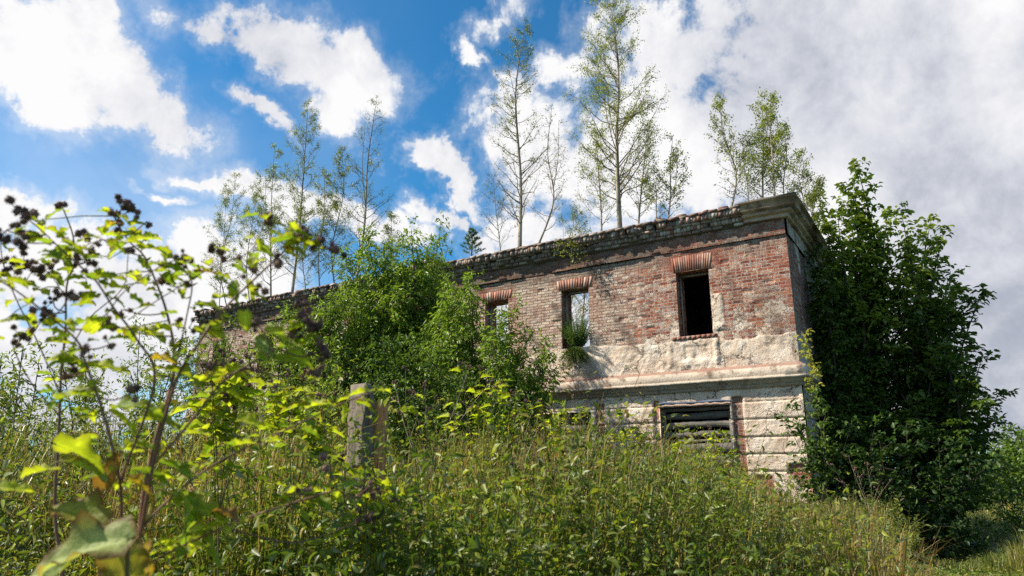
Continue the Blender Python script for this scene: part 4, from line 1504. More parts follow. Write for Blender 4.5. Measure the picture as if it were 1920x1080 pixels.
# ---------------------------------------------------------------- dark broadleaf trees at the side of the ruin
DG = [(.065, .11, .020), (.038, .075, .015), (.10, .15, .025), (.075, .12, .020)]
GRPR = 'broadleaf trees by the side wall'
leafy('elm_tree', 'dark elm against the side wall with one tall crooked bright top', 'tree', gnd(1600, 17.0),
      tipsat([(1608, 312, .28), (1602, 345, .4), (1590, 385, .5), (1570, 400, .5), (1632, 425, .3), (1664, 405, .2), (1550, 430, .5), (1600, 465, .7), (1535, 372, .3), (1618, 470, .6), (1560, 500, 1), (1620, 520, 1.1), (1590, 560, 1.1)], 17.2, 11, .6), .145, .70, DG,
      droop=.25, flat=.65, spread=.80, side_n=16, per=23, seed=11, r=.07, group=GRPR, mat=M_DARKLEAF, topcol=(.32, .40, .06), cluster=4, gather=.07, fine=True)  # topcol: sunlit top painted into the leaf colour
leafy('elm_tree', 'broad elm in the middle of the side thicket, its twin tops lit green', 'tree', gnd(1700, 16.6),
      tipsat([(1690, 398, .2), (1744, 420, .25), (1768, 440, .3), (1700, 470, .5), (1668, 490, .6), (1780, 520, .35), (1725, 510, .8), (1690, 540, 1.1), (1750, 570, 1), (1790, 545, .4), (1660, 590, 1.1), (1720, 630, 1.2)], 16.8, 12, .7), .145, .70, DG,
      droop=.25, flat=.65, spread=.85, side_n=16, per=23, seed=12, r=.07, group=GRPR, mat=M_DARKLEAF, topcol=(.26, .33, .05), cluster=4, gather=.07, fine=True)  # topcol paints the sunlit look of the twin tops
leafy('elm_tree', 'spreading elm whose layered branches reach farthest to the open sky', 'tree', gnd(1740, 15.6),
      tipsat([(1840, 550, .22), (1815, 565, .3), (1780, 590, .5), (1842, 672, .22), (1805, 668, .4), (1872, 740, .22), (1835, 752, .35), (1770, 660, .8), (1755, 720, 1), (1800, 790, .8), (1866, 800, .3), (1780, 820, 1), (1720, 760, 1.1)], 15.8, 13, .6), .14, .70, DG,
      droop=.2, flat=.8, spread=.75, side_n=16, per=23, seed=13, r=.06, group=GRPR, mat=M_DARKLEAF, topcol=(.10, .15, .03), cluster=4, gather=.06, fine=True)
leafy('elm_tree', 'shaded elm covering the side wall just behind the corner', 'tree', gnd(1585, 15.9),
      tipsat([(1530, 480, .5), (1545, 530, .6), (1580, 560, .9), (1560, 600, .8), (1600, 640, 1.1), (1570, 690, .9), (1640, 660, 1.1), (1600, 740, 1), (1650, 760, 1.1), (1570, 790, .8), (1535, 560, .35)], 16.2, 14, .5), .11, .7, DG,
      droop=.3, flat=.3, spread=.85, side_n=16, per=23, seed=14, r=.05, group=GRPR, mat=M_DARKLEAF, cluster=4, gather=.07, fine=True)
leafy('elm_tree', 'low dark elm bush at the foot of the side thicket', 'tree', gnd(1700, 14.4),
      tipsat([(1650, 830, 1), (1700, 800, 1.1), (1760, 830, 1.1), (1820, 850, 1), (1860, 870, .8), (1640, 880, .9), (1720, 890, 1.1), (1790, 910, 1), (1700, 950, .8), (1760, 965, .8), (1820, 950, .7)], 14.2, 15, .6), .11, .7, [(.035, .07, .018), (.045, .085, .02)],
      droop=.3, flat=.4, spread=.9, side_n=14, per=17, seed=15, r=.04, group=GRPR, mat=M_DARKLEAF, cluster=4, gather=.14, fine=True, stem_from=.05)
leafy('maple_sapling', 'thin upright sapling with yellow tip in front of the building corner', 'tree', gnd(1513, 13.6),
      tipsat([(1512, 640, .22)], 13.6, 16, 0), .085, .7, [(.09, .15, .03), (.12, .18, .03)], droop=.5, spread=.30, side_n=26, per=22, seed=16, r=.018, topcol=(.50, .44, .06), mat=M_LEAF, cluster=3, gather=.05, fine=True, stem_from=.35)
leafy('maple_sapling', 'leafy maple bush with broad leaves overhanging the lower corner blocks', 'tree', gnd(1530, 13.8),
      tipsat([(1495, 770, .6), (1520, 750, .7), (1545, 790, .7), (1480, 800, .35), (1510, 830, .6), (1550, 850, .7), (1595, 800, .6), (1640, 800, .5), (1540, 900, .6)], 13.9, 17, .3), .10, .72, [(.06, .11, .025), (.08, .14, .028), (.05, .095, .02)],
      droop=.3, flat=.5, spread=.42, side_n=11, per=20, seed=17, r=.025, mat=M_DARKLEAF, cluster=4, gather=.07, fine=True)

# trees far off at the right edge and all round the meadow
FG = [(.09, .15, .025), (.12, .19, .03), (.07, .12, .02)]
for k, (px_, Y, pts_, lab) in enumerate([
        (1905, 34, [(1885, 815, 1), (1910, 825, 1), (1870, 850, 1), (1930, 810, 1), (1900, 850, 1)], 'distant bright green tree nearest the right edge, sunlit'),
        (1850, 38, [(1838, 860, 1), (1860, 845, 1), (1820, 880, 1), (1875, 850, 1)], 'distant tree half hidden behind the elm thicket'),
        (1960, 30, [(1940, 830, 1), (1960, 800, 1), (1990, 820, 1), (1935, 880, 1)], 'distant tree cut by the right edge of the view')]):
    leafy('meadow_tree', lab, 'tree', gnd(px_, Y), tipsat(pts_, Y, 60 + k, 1.2), .20, .6, FG, droop=.3, spread=1.7, side_n=16, per=9, seed=60 + k, r=.12, group='trees across the meadow', cluster=4, gather=.25)

for k, (px_, Y, pts_, lab) in enumerate([
        (1890, 19, [(1865, 905, .8), (1890, 890, .8), (1915, 900, .8), (1880, 930, 1)], 'low sunlit bush right of the elm thicket'),
        (1950, 21, [(1925, 880, .8), (1950, 890, .8), (1975, 870, .8), (1940, 920, 1)], 'low bush at the far right edge in the sun'),
        (1860, 25, [(1845, 890, .8), (1870, 885, .8), (1855, 915, 1)], 'small shaded bush glimpsed behind the elm thicket')]):
    leafy('meadow_bush', lab, 'bush', gnd(px_, Y), tipsat(pts_, Y, 90 + k, .8), .10, .6, FG, droop=.3, spread=.8, side_n=14, per=14, seed=90 + k, r=.04, group='bushes across the meadow', cluster=4, gather=.14, stem_from=.05)

# a far belt of woods closes the meadow
rs = np.random.default_rng(77)
NP_ = 26000
aa = rs.random(NP_) * 6.283
rad = 95 + 22 * rs.random(NP_)
hh = 2.5 + 5.5 * fbm(aa * 9, aa * 0, 71, 4) + 3 * (fbm(aa * 40, aa * 0, 72, 3) - .5)
hh = hh * (.35 + .65 * sm(np.abs(np.arctan2(np.cos(aa), np.sin(aa))), .8, 1.1)) * .8
px3 = np.stack([np.cos(aa) * rad, np.sin(aa) * rad, ground_z(np.cos(aa) * rad, np.sin(aa) * rad) + hh * rs.random(NP_) ** .7], 1)
V, Fq, k = leaf_cards(px3, rs.normal(0, 1, (NP_, 3)), rs.normal(0, 1, (NP_, 3)), 1.5, 1.0)
mk_ = mk('treeline', V, Fq, M_LEAF, col=np.repeat(np.array([(.06, .10, .03)]) * rs.uniform(.7, 1.3, (NP_, 1)), k, 0))
tag(mk_, 'low dark belt of woods on the horizon', 'treeline', kind='stuff')

# ---------------------------------------------------------------- undergrowth
TX = np.array([-600, 0, 100, 200, 300, 400, 500, 600, 650, 700, 800, 900, 1000, 1080, 1120, 1150, 1230, 1300, 1370, 1420, 1480, 1560, 1620, 1680, 1720, 1800, 1860, 1920, 2600])
TY = np.array([680, 672, 690, 700, 668, 655, 665, 700, 712, 765, 790, 775, 755, 738, 755, 795, 808, 822, 862, 893, 930, 930, 925, 945, 1035, 1048, 1030, 985, 960])
TE = np.array([ray(x, y)[2] / ray(x, y)[1] for x, y in zip(TX, TY)])
TA = np.array([ray(x, y)[0] / ray(x, y)[1] for x, y in zip(TX, TY)])


def scatter(n, y0, y1, rs, pw=1.0, a0=-.95, a1=.95):
    a = rs.uniform(a0, a1, n)
    y = y0 + (y1 - y0) * rs.random(n) ** pw
    x = a * y
    z = ground_z(x, y)
    # not inside the building
    rel = np.stack([x - CX, y - CY], 1)
    u = rel @ Dv[:2]
    d = rel @ Nv[:2]
    ok = ~((u > -.25) & (u < LEN + .3) & (d > -.25) & (d < DEP + .3))
    # not on the trodden path
    pc = 2.2 + y * .60 + .5 * np.sin(y * .25)
    onp = np.abs(x - pc) < .45
    ok &= ~(onp & (rs.random(n) < .35))
    return x[ok], y[ok], z[ok], a[ok]


def cap(x, y, z, a, hmax):
    """plant height: species height, kept under the skyline the weeds make from the path"""
    top = np.interp(a, TA, TE) * y + CZ
    lim = top - z
    near = np.where((a > .50) & (y < 10.5), (-.105 - .015 * sm(a, .5, .6)) * y + CZ - z, 9.)
    lim = np.where((y > 16) & (a > .58), 2., lim)
    clump = .50 + .72 * sm(fbm(x * 1.1, y * 1.1, 61, 3), .36, .62)
    return np.minimum(np.minimum(hmax * clump, lim * np.minimum(1.10, .42 + 1.0 * fbm(x * 1.5, y * 1.5, 62, 3))), near)


def patch(x, y, s, seed):
    return fbm(x * s, y * s, seed, 3)


# broad leaved weeds (nettle, goldenrod, mint): stems with opposite leaves
def forbs(name, label, n, y0, y1, seed, hlo, hhi, nodes, leafL, leafW, cols, pw=1.0, sel=None, stemc=(.09, .10, .035), fine=False, a0=-.95, a1=.95, droop=.35, reach=.16):
    rs = np.random.default_rng(seed)
    x, y, z, a = scatter(n, y0, y1, rs, pw, a0, a1)
    if sel is not None:
        k = sel(x, y, a, rs)
        x, y, z, a = x[k], y[k], z[k], a[k]
    h = cap(x, y, z, a, rs.uniform(hlo, hhi, len(x))) * rs.uniform(.72, 1.0, len(x))
    k = h > .12
    x, y, z, a, h = x[k], y[k], z[k], a[k], h[k]
    N = len(x)
    b0 = np.stack([x, y, z - .03], 1)
    lean = rs.normal(0, .16, (N, 2)) * h[:, None]
    b1 = b0 + np.stack([lean[:, 0], lean[:, 1], h], 1)
    bend = np.stack([-lean[:, 0] * .25, -lean[:, 1] * .25, 0 * h], 1)
    V1, F1, _ = tubes_batch(b0, b1, .0032, .0012, 3, bend=bend)
    f = (np.arange(nodes) + .5)[None] / nodes * .95 + .06 + rs.uniform(-.02, .02, (N, nodes))
    f = np.clip(f, 0, 1)
    ph = rs.random(N)[:, None] * 6.283 + np.arange(nodes)[None] * 1.57 + rs.normal(0, .5, (N, nodes))
    P = b0[:, None] + (b1 - b0)[:, None] * f[..., None] + bend[:, None] * (4 * f * (1 - f))[..., None]
    Ps, Ds, Ns, Ls, Is = [], [], [], [], []
    env = np.clip(1.2 - f * .75, .3, 1.1) * np.clip(.75 + f, 0, 1)
    for sg in (0, math.pi):
        el_ = rs.normal(0, .75, f.shape) - droop * .6 + f * .5
        D = np.stack([np.cos(ph + sg), np.sin(ph + sg), el_], -1)
        Ps.append((P + np.stack([np.cos(ph + sg), np.sin(ph + sg), .35 + 0 * ph], -1) * rs.uniform(0, reach, f.shape)[..., None]).reshape(-1, 3))
        Ds.append(D.reshape(-1, 3))
        Ns.append(np.tile([[0, 0, 1.]], (P.shape[0] * nodes, 1)) + rs.normal(0, .75, (N * nodes, 3)))
        Ls.append((leafL * env * rs.uniform(.7, 1.25, f.shape)).ravel())
        Is.append(np.repeat(np.arange(N), nodes))
    Ps, Ds, Ns, Ls, Is = map(np.concatenate, (Ps, Ds, Ns, Ls, Is))
    V2, F2, kk = leaf_cards(Ps, Ds, Ns, Ls, Ls * leafW, curl=droop, fine=fine)
    pn = patch(x, y, .9, seed)
    cc = np.array(cols)
    ci = np.clip(((pn - .3) * 2.2 + rs.normal(0, .16, N)) * len(cc), 0, len(cc) - 1).astype(int)
    base_c = cc[ci] * rs.uniform(.8, 1.25, (N, 1))
    lc = base_c[Is] * rs.uniform(.8, 1.25, (len(Is), 1))
    sil = rs.random(len(Is)) < .13
    lc[sil] = np.array([.27, .30, .15]) * rs.uniform(.7, 1.15, (sil.sum(), 1))
    yel = rs.random(len(Is)) < .05
    lc[yel] = np.array([.26, .22, .05]) * rs.uniform(.7, 1.2, (yel.sum(), 1))
    sc_ = np.repeat(np.array([stemc]) * rs.uniform(.6, 1.6, (N, 1)), 9, 0)
    V = np.concatenate([V1, V2])
    o = mk(name, V, [F1, F2 + len(V1)], M_LEAF, col=np.concatenate([sc_, np.repeat(lc, kk, 0)]))
    return tag(o, label, 'undergrowth', kind='stuff')


GRN = [(.07, .12, .020), (.10, .16, .022), (.15, .20, .028), (.20, .24, .030), (.11, .14, .03), (.17, .14, .05)]
NET = [(.07, .115, .016), (.12, .17, .022), (.17, .215, .028), (.23, .26, .036)]
ZON = lambda x, y, rs: rs.random(len(x)) > .93 * sm(patch(x, y, .6, 8), .47, .53) * (y > 3.4) + .55 * sm(patch(x, y, .6, 9), .52, .58)
LIM = lambda a, rs: a < .33 + rs.normal(0, .03, len(a))
forbs('undergrowth', 'dense green nettles covering the slope before the ruin', 6000, 3.0, 13.8, 301, 1.1, 2.1, 22, .11, .42, NET, pw=.85,
      sel=lambda x, y, a, rs: LIM(a, rs) & ZON(x, y, rs) & (patch(x, y, .8, 15) > .40))
forbs('undergrowth', 'yellow green goldenrod with narrow leaves in clumps between the nettles', 5200, 3.0, 13.8, 305, 1.3, 2.5, 34, .085, .20, [(.20, .25, .03), (.27, .30, .035), (.14, .20, .03), (.33, .31, .05)], pw=.85,
      sel=lambda x, y, a, rs: LIM(a, rs) & ZON(x, y, rs) & (patch(x, y, .7, 19) > .49), reach=.09)
forbs('undergrowth', 'close leafy weeds at the lower edge under the burdock', 2300, 1.9, 4.2, 302, .9, 1.8, 24, .085, .42, [(.08, .125, .018), (.12, .165, .022), (.17, .21, .028), (.22, .25, .03)], pw=.9, fine=True,
      sel=lambda x, y, a, rs: (a < .45))
forbs('undergrowth', 'silvery green wormwood among the grass in the middle of the slope', 3600, 3.6, 12.5, 303, .8, 1.6, 30, .06, .22, [(.17, .22, .09), (.21, .26, .11), (.14, .20, .06)],
      sel=lambda x, y, a, rs: (patch(x, y, .6, 9) > .52) & (a > -.3) & (a < .5))
forbs('undergrowth', 'low weeds scattered over the grass to the right', 8000, 6.0, 26, 304, .2, .75, 12, .075, .42, NET,
      sel=lambda x, y, a, rs: a > .35)
forbs('undergrowth', 'dead brown weed stalks standing through the green', 3400, 3.2, 12.5, 306, 1.2, 2.5, 16, .045, .35, [(.20, .13, .07), (.15, .09, .05), (.27, .19, .11)], stemc=(.20, .12, .07),
      sel=lambda x, y, a, rs: (a < .5) & (patch(x, y, .9, 29) > .45), reach=.10)
forbs('undergrowth', 'large low leaves of young burdock under the weeds', 700, 3.4, 11.5, 307, .5, 1.3, 6, .22, .70, [(.09, .15, .025), (.13, .19, .03), (.17, .24, .035)], fine=True,
      sel=lambda x, y, a, rs: (a < .42) & (patch(x, y, .8, 39) > .45), reach=.12)


def grass(name, label, n, y0, y1, seed, hlo, hhi, cols, wd, sel=None, pw=1.0, bendk=.45, blades=7, a0=-.95, a1=.95):
    rs = np.random.default_rng(seed)
    x, y, z, a = scatter(n, y0, y1, rs, pw, a0, a1)
    if sel is not None:
        k = sel(x, y, a, rs)
        x, y, z, a = x[k], y[k], z[k], a[k]
    h = cap(x, y, z, a, rs.uniform(hlo, hhi, len(x)))
    k = h > .06
    x, y, z, h, a = x[k], y[k], z[k], h[k], a[k]
    T = np.repeat(np.arange(len(x)), blades)
    N = len(T)
    hb_ = h[T] * rs.uniform(.55, 1.0, N)
    b = np.stack([x[T] + rs.normal(0, .035, N), y[T] + rs.normal(0, .035, N), z[T] - .02], 1)
    an = rs.random(N) * 6.283
    bd = rs.uniform(.1, 1, N) * bendk
    dx = np.stack([np.cos(an), np.sin(an), 0 * an], 1)
    sd = np.stack([-np.sin(an), np.cos(an), 0 * an], 1)
    w2 = wd * rs.uniform(.6, 1.4, N)[:, None] * (.5 + y[T] / 12)[:, None]
    m1 = b + dx * (bd * hb_ * .22)[:, None] + np.array([0, 0, .5]) * hb_[:, None]
    m2 = b + dx * (bd * hb_ * .60)[:, None] + np.array([0, 0, .86]) * hb_[:, None]
    tp = b + dx * (bd * hb_ * 1.05)[:, None] + np.array([0, 0, 1.]) * (hb_ * (1 - .25 * bd))[:, None]
    V = np.stack([b - sd * w2 * .7, b + sd * w2 * .7, m1 - sd * w2, m1 + sd * w2, m2 - sd * w2 * .7, m2 + sd * w2 * .7, tp], 1).reshape(-1, 3)
    o = (np.arange(N) * 7)[:, None]
    Fq = np.concatenate([o + np.array([[0, 1, 3, 2]]), o + np.array([[2, 3, 5, 4]])])
    F3 = o + np.array([[4, 5, 6]])
    cc = np.array(cols)
    pn = patch(x, y, .7, seed)[T]
    ci = np.clip(((pn - .3) * 2.2 + rs.normal(0, .25, N)) * len(cc), 0, len(cc) - 1).astype(int)
    c = cc[ci] * rs.uniform(.7, 1.3, (N, 1))
    ob = mk(name, V, [Fq, F3], M_LEAF, col=np.repeat(c, 7, 0))
    return tag(ob, label, 'grass', kind='stuff')


GG = [(.13, .17, .03), (.19, .21, .04), (.30, .25, .08), (.40, .30, .13), (.16, .18, .035)]
grass('grass', 'tall green and straw coloured grass growing through the weeds', 12000, 3.0, 14.5, 401, .8, 1.8, GG, .0035, pw=.9)
grass('grass', 'short grass on the open ground at the right', 12000, 6.5, 40, 402, .15, .6, GG, .0045, sel=lambda x, y, a, rs: a > .2, pw=.8, bendk=1.3)
grass('dry_grass', 'reddish dry grass heads in the middle of the slope', 11000, 3.4, 12, 403, 1.0, 1.8, [(.30, .16, .07), (.36, .22, .10), (.20, .11, .05), (.40, .29, .15), (.26, .13, .06)], .003,
      sel=lambda x, y, a, rs: (patch(x, y, .6, 8) > .47) & (a > -.6) & (a < .55), bendk=.5, blades=6)
grass('grass', 'long pale flattened grass along the lower edge', 1400, 5.2, 8.6, 404, .3, .6, [(.24, .24, .08), (.30, .26, .11), (.16, .2, .04)], .004, bendk=1.6, a0=.15, a1=.62, sel=None)

grass('grass', 'rough grass on the low ground by the side thicket', 7000, 8.5, 22, 405, .2, .55, [(.08, .12, .025), (.11, .14, .03), (.15, .16, .05)], .004, bendk=1.3, a0=.48, a1=.98)

# mugwort spikes before the corner and tall weed spires elsewhere, each a plant of its own
MUG = [(.17, .20, .04), (.21, .23, .05), (.13, .17, .035)]
mug = [(1585, 900, 11.2, 'mugwort spike, tallest of those before the dark thicket'), (1622, 905, 11.0, 'mugwort spike straight and thin, right of the tallest before the thicket'), (1662, 905, 10.8, 'leaning mugwort spike nearest the path'),
       (1560, 950, 10.6, 'short mugwort left of the tallest before the thicket'), (1600, 950, 10.4, 'bushy mugwort in front of the tallest one'), (1640, 960, 10.3, 'low mugwort between two taller spikes'),
       (1480, 885, 12.6, 'leaning mugwort spike against the white foot of the corner'), (1690, 945, 10.5, 'rightmost mugwort at the edge of the shade')]
for k, (px_, py_, Y, lab) in enumerate(mug):
    b = gnd(px_ - 6, Y)
    topz = np.array(at(px_, py_, Y))
    h = max(.5, topz[2] - b[2])
    root = wisp('mugwort', lab, b, 12, h, .13, MUG, 110, .07, .34, 700 + k, group='mugwort plants before the corner', stemc=(.14, .10, .05))

# ---------------------------------------------------------------- concrete post with a timber beside it
pY = 4.4


def prism(corners_top, zb_, zt_, mat, name, parent, col, segs=14, rough=.006, seed=0, round_=0.):
    rs = np.random.default_rng(seed)
    cc = np.array(corners_top)      # (k,2)
    # densify the outline
    out = []
    for i in range(len(cc)):
        a, b = cc[i], cc[(i + 1) % len(cc)]
        for f in np.linspace(0, 1, 5, endpoint=False):
            out.append(a + (b - a) * f)
    out = np.array(out)
    ctr = out.mean(0)
    k = len(out)
    zs = np.linspace(zb_, zt_, segs * 2)
    V = []
    for i, z in enumerate(zs):
        s_ = 1 - round_ * (z > zt_ - .03)
        q = ctr + (out - ctr) * s_ + rs.normal(0, rough, out.shape)
        V.append(np.column_stack([q, np.full(k, z) + rs.normal(0, rough, k) * (i == len(zs) - 1)]))
    V.append(np.array([[*ctr, zt_ + .012]]))
    V = np.concatenate(V)
    n = len(zs)
    i = (np.arange(n - 1) * k)[:, None]
    j = np.arange(k)[None]
    jj = (j + 1) % k
    Fq = np.stack([i + j, i + jj, i + k + jj, i + k + j], -1).reshape(-1, 4)
    c_ = n * k
    F3 = [[(n - 1) * k + a, (n - 1) * k + (a + 1) % k, c_] for a in range(k)]
    return mk(name, V, [Fq, np.array(F3)], mat, parent, col=np.tile(np.array([col]), (len(V), 1)))


pb = at(672, 800, pY)
gz = float(ground_z(pb.x, pY))
post = empty('fence_post', (pb.x, pY, gz), 'rough grey concrete fence post standing in the weeds with its top exposed', 'post')
xl, xr = at(650, 800, pY).x, at(690, 800, pY).x
prism([(xl, pY + .02), (xr - .004, pY - .09), (xr + .03, pY + .0), (xl + .04, pY + .10)], gz - .1, at(670, 722, pY).z, M_STONE, 'post', post, (.20, .165, .13), seed=1, round_=.12)
# swollen patch where the concrete has spalled, with a rusty bar
V, Fq = tube([at(692, 740, pY - .07), at(693, 760, pY - .075), at(691, 800, pY - .07)], .006, .005, 5)
mk('rusty_bar', V, Fq, M_STEM, post, col=np.tile([(.16, .07, .035)], (len(V), 1)))
xl2, xr2 = at(691, 800, pY).x, at(719, 800, pY).x
tim = empty('timber_stake', ((xl2 + xr2) / 2, pY + .05, gz), 'orange brown timber stake leaning close behind the concrete post', 'stake')
tb = MB()
for (z0, z1, dx) in ((gz - .1, at(700, 748, pY).z, .0),):
    V = []
    for z, o_ in ((z0, -.02), (z1, 0.)):
        for (x, y) in ((xl2 + o_, pY + .02), (xr2 + o_, pY + .015), (xr2 + o_ + .01, pY + .10), (xl2 + o_, pY + .10)):
            V.append((x, y, z - (.03 if (z == z1 and x > xl2 + .03) else 0)))
    tb.add(np.array(V), [[0, 1, 5, 4], [1, 2, 6, 5], [2, 3, 7, 6], [3, 0, 4, 7], [4, 5, 6, 7]], (1, 1, 1))
tb.build('stake', M_WOODB, tim)

# ---------------------------------------------------------------- burdock plants
def bur_mesh(mb_, c, r, rs, purple):
    ico_t = (1 + 5 ** .5) / 2
    v = unit(np.array([(-1, ico_t, 0), (1, ico_t, 0), (-1, -ico_t, 0), (1, -ico_t, 0), (0, -1, ico_t), (0, 1, ico_t), (0, -1, -ico_t), (0, 1, -ico_t), (ico_t, 0, -1), (ico_t, 0, 1), (-ico_t, 0, -1), (-ico_t, 0, 1)], float))
    f = np.array([(0, 11, 5), (0, 5, 1), (0, 1, 7), (0, 7, 10), (0, 10, 11), (1, 5, 9), (5, 11, 4), (11, 10, 2), (10, 7, 6), (7, 1, 8), (3, 9, 4), (3, 4, 2), (3, 2, 6), (3, 6, 8), (3, 8, 9), (4, 9, 5), (2, 4, 11), (6, 2, 10), (8, 6, 7), (9, 8, 1)])
    dk = np.array([.15, .088, .066]) * rs.uniform(.55, 1.7)
    mb_.add(c + v * r * .82, f, dk)
    n = 60
    d = unit(rs.normal(0, 1, (n, 3)))
    s_ = unit(np.cross(d, rs.normal(0, 1, (n, 3))))
    b = c + d * r * .6
    V = np.stack([b - s_ * r * .14, b + s_ * r * .14, c + d * r * 1.18 + s_ * r * .14], 1).reshape(-1, 3)
    mb_.add(V, np.arange(n * 3).reshape(-1, 3), dk * 1.5)
    if purple:
        n = 22
        d = unit(np.array([[0, 0, 1.]]) + rs.normal(0, .28, (n, 3)) + [rs.normal(0, .3), rs.normal(0, .3), 0])
        s_ = unit(np.cross(d, rs.normal(0, 1, (n, 3))))
        b = c + d * r * .6
        V = np.stack([b - s_ * r * .08, b + s_ * r * .08, c + d * r * 1.6], 1).reshape(-1, 3)
        mb_.add(V, np.arange(n * 3).reshape(-1, 3), (.14, .035, .12))


def burdock_leaf(mb_, p, d, nrm, L, W, c1, c2, rs, wav=1.):
    """ovate leaf with a wavy rim, cupped and drooping; brown or yellow towards the rim"""
    nu, nv = 13, 9
    u = np.linspace(0, 1, nu)
    v = np.linspace(-1, 1, nv)
    prof = np.sin(np.pi * u ** .62) ** .75 * (1 - .12 * u)
    prof[0] = .12
    prof[-1] = .02
    d = unit(np.array(d, float))
    s_ = unit(np.cross(d, nrm))
    n_ = unit(np.cross(s_, d))
    U, Vv = np.meshgrid(u, v, indexing='ij')
    ph = rs.random() * 6
    rim = np.abs(Vv) ** 2
    wv = .06 * wav * np.sin(U * 17 + ph + Vv * 2) * rim + .05 * wav * np.sin(U * 9 + ph * 2) * rim
    wdt = prof[:, None] * (1 + .10 * np.sin(U * 23 + ph) * rim)
    droopz = -.25 * U ** 2
    heart = -.10 * rim * (U < .12)
    X = U + heart
    pts = p + (X[..., None] * d * L) + (Vv * wdt * W / 2)[..., None] * s_ + ((wv + droopz + .16 * np.abs(Vv) * wdt) * L)[..., None] * n_
    pts = pts + rs.normal(0, .006 * L, pts.shape)
    i = (np.arange(nu - 1) * nv)[:, None] + np.arange(nv - 1)[None]
    Fq = np.stack([i, i + nv, i + nv + 1, i + 1], -1).reshape(-1, 4)
    e_ = np.clip(rim * 1.1 + (U > .9) * .3 + rs.normal(0, .12, U.shape), 0, 1) ** 2
    vein = (np.abs(Vv) < .1) | (np.abs(np.sin((U - np.abs(Vv) * .28) * 16)) < .16)
    c = np.array(c1)[None, None] * (1 - e_[..., None]) + np.array(c2)[None, None] * e_[..., None]
    c = c * (1 + .35 * vein[..., None])
    # ragged gnawed rim: drop a few rim quads
    keep = np.ones(len(Fq), bool)
    j = np.arange(len(Fq)) % (nv - 1)
    keep[((j == 0) | (j == nv - 2)) & (rs.random(len(Fq)) < .10)] = False
    mb_.add(pts.reshape(-1, 3), Fq[keep], c.reshape(-1, 3))


def burdock(label, base, stems, burs, leaves, seed, group='burdock plants in the close weeds', stemc=(.20, .10, .07), depth_ref=1.3, bur_r=.0092, name='burdock', autoleaf=0, autoL=.06, twig=3):
    rs = np.random.default_rng(seed)
    root = empty(name, tuple(base), label, 'plant', group)
    sb, bb, lb = MB(), MB(), MB()
    allp = []
    for (pts, r0, r1) in stems:
        P = catmull(pts, 5)
        V, Fq = tube(P, r0 * .54, r1 * .85, 7)
        sb.add(V, Fq, np.array(stemc) * rs.uniform(.75, 1.35) * (1 + .3 * rs.random()))
        allp += [np.array(tuple(q)) for q in P[len(P) // 4:]]
    AP = np.array(allp)
    for (c, n, spr) in burs:
        c = np.array(tuple(c), float)
        # joined by a stalk to the nearest lower stem point
        dd = AP - c
        cost = np.linalg.norm(dd, axis=1) + np.maximum(0, dd[:, 2]) * 3
        q = AP[np.argmin(cost)]
        if np.linalg.norm(q - c) > .015:
            m_ = (q + c) / 2 + np.array([0, 0, -.12 * np.linalg.norm(q - c)]) + rs.normal(0, .004, 3)
            V, Fq = tube(catmull([q, m_, c], 4), .0017, .0011, 5)
            sb.add(V, Fq, np.array(stemc) * .9)
        for k in range(n):
            o_ = rs.normal(0, spr, 3) * [1, .8, .8]
            pc_ = c + o_
            bur_mesh(bb, pc_, bur_r * rs.uniform(.5, 1.1), rs, rs.random() < .12)
            V, Fq = tube([c + rs.normal(0, .002, 3), (c + pc_) / 2 + np.array([0, 0, -.003]), pc_], .0011, .0008, 4)
            sb.add(V, Fq, np.array(stemc) * .8)
    G1, G2, G3 = (.29, .37, .022), (.42, .47, .03), (.17, .26, .025)
    for lf in leaves:
        p_, ang, L = lf[:3]
        kind = lf[3] if len(lf) > 3 else rs.integers(0, 5)
        p_ = np.array(tuple(p_), float)
        d = np.array([math.cos(R(ang)), rs.uniform(-.5, .5), -math.sin(R(ang))])
        q = AP[np.argmin(np.linalg.norm(AP - p_, axis=1))]
        c1 = (G1, G2, G3, G2, G1)[int(kind) % 5] if kind < 5 else {5: (.52, .36, .03), 6: (.34, .18, .05), 7: (.26, .36, .09)}[int(kind)]
        c2 = (.30, .30, .03) if kind < 4 else ((.22, .11, .03) if kind != 7 else (.19, .10, .03))
        W = L * rs.uniform(.55, .72) if len(lf) < 5 else L * lf[4]
        start = p_ - unit(d) * L * .45
        if np.linalg.norm(q - start) < .25:
            V, Fq = tube([q, (q + start) / 2 + np.array([0, 0, .004]), start], .0014, .001, 4)
            sb.add(V, Fq, (.16, .17, .05))
        nrm = np.array([rs.normal(0, .35), -.25 + rs.normal(0, .35), 1.0])
        burdock_leaf(lb, start, d, nrm, L, W, np.array(c1) * rs.uniform(.85, 1.2), c2, rs)
    for k in range(autoleaf):
        q = AP[rs.integers(len(AP))]
        an = rs.random() * 6.283
        d = np.array([math.cos(an), math.sin(an), rs.uniform(-.3, .4)])
        L = autoL * rs.uniform(.5, 1.3)
        burdock_leaf(lb, q + d * .02, d, np.array([rs.normal(0, .3), rs.normal(0, .3), 1.]), L, L * .62, np.array((G1, G2, G3)[k % 3]) * rs.uniform(.8, 1.2), (.28, .28, .03) if k % 3 else (.25, .15, .03), rs)
    sb.build('stem', M_STEM, root)
    bb.build('burs', M_BUR, root)
    if lb.n:
        lb.build('leaves', M_BIG, root, smooth=True)
    return root


def S(pxs, Y0, Y1, r0=.0045, r1=.0018):
    n = len(pxs)
    return ([at(x, y, Y0 + (Y1 - Y0) * i / (n - 1)) for i, (x, y) in enumerate(pxs)], r0, r1)


def B(x, y, n, Y, spr=.010):
    return (at(x, y, Y), n, spr)


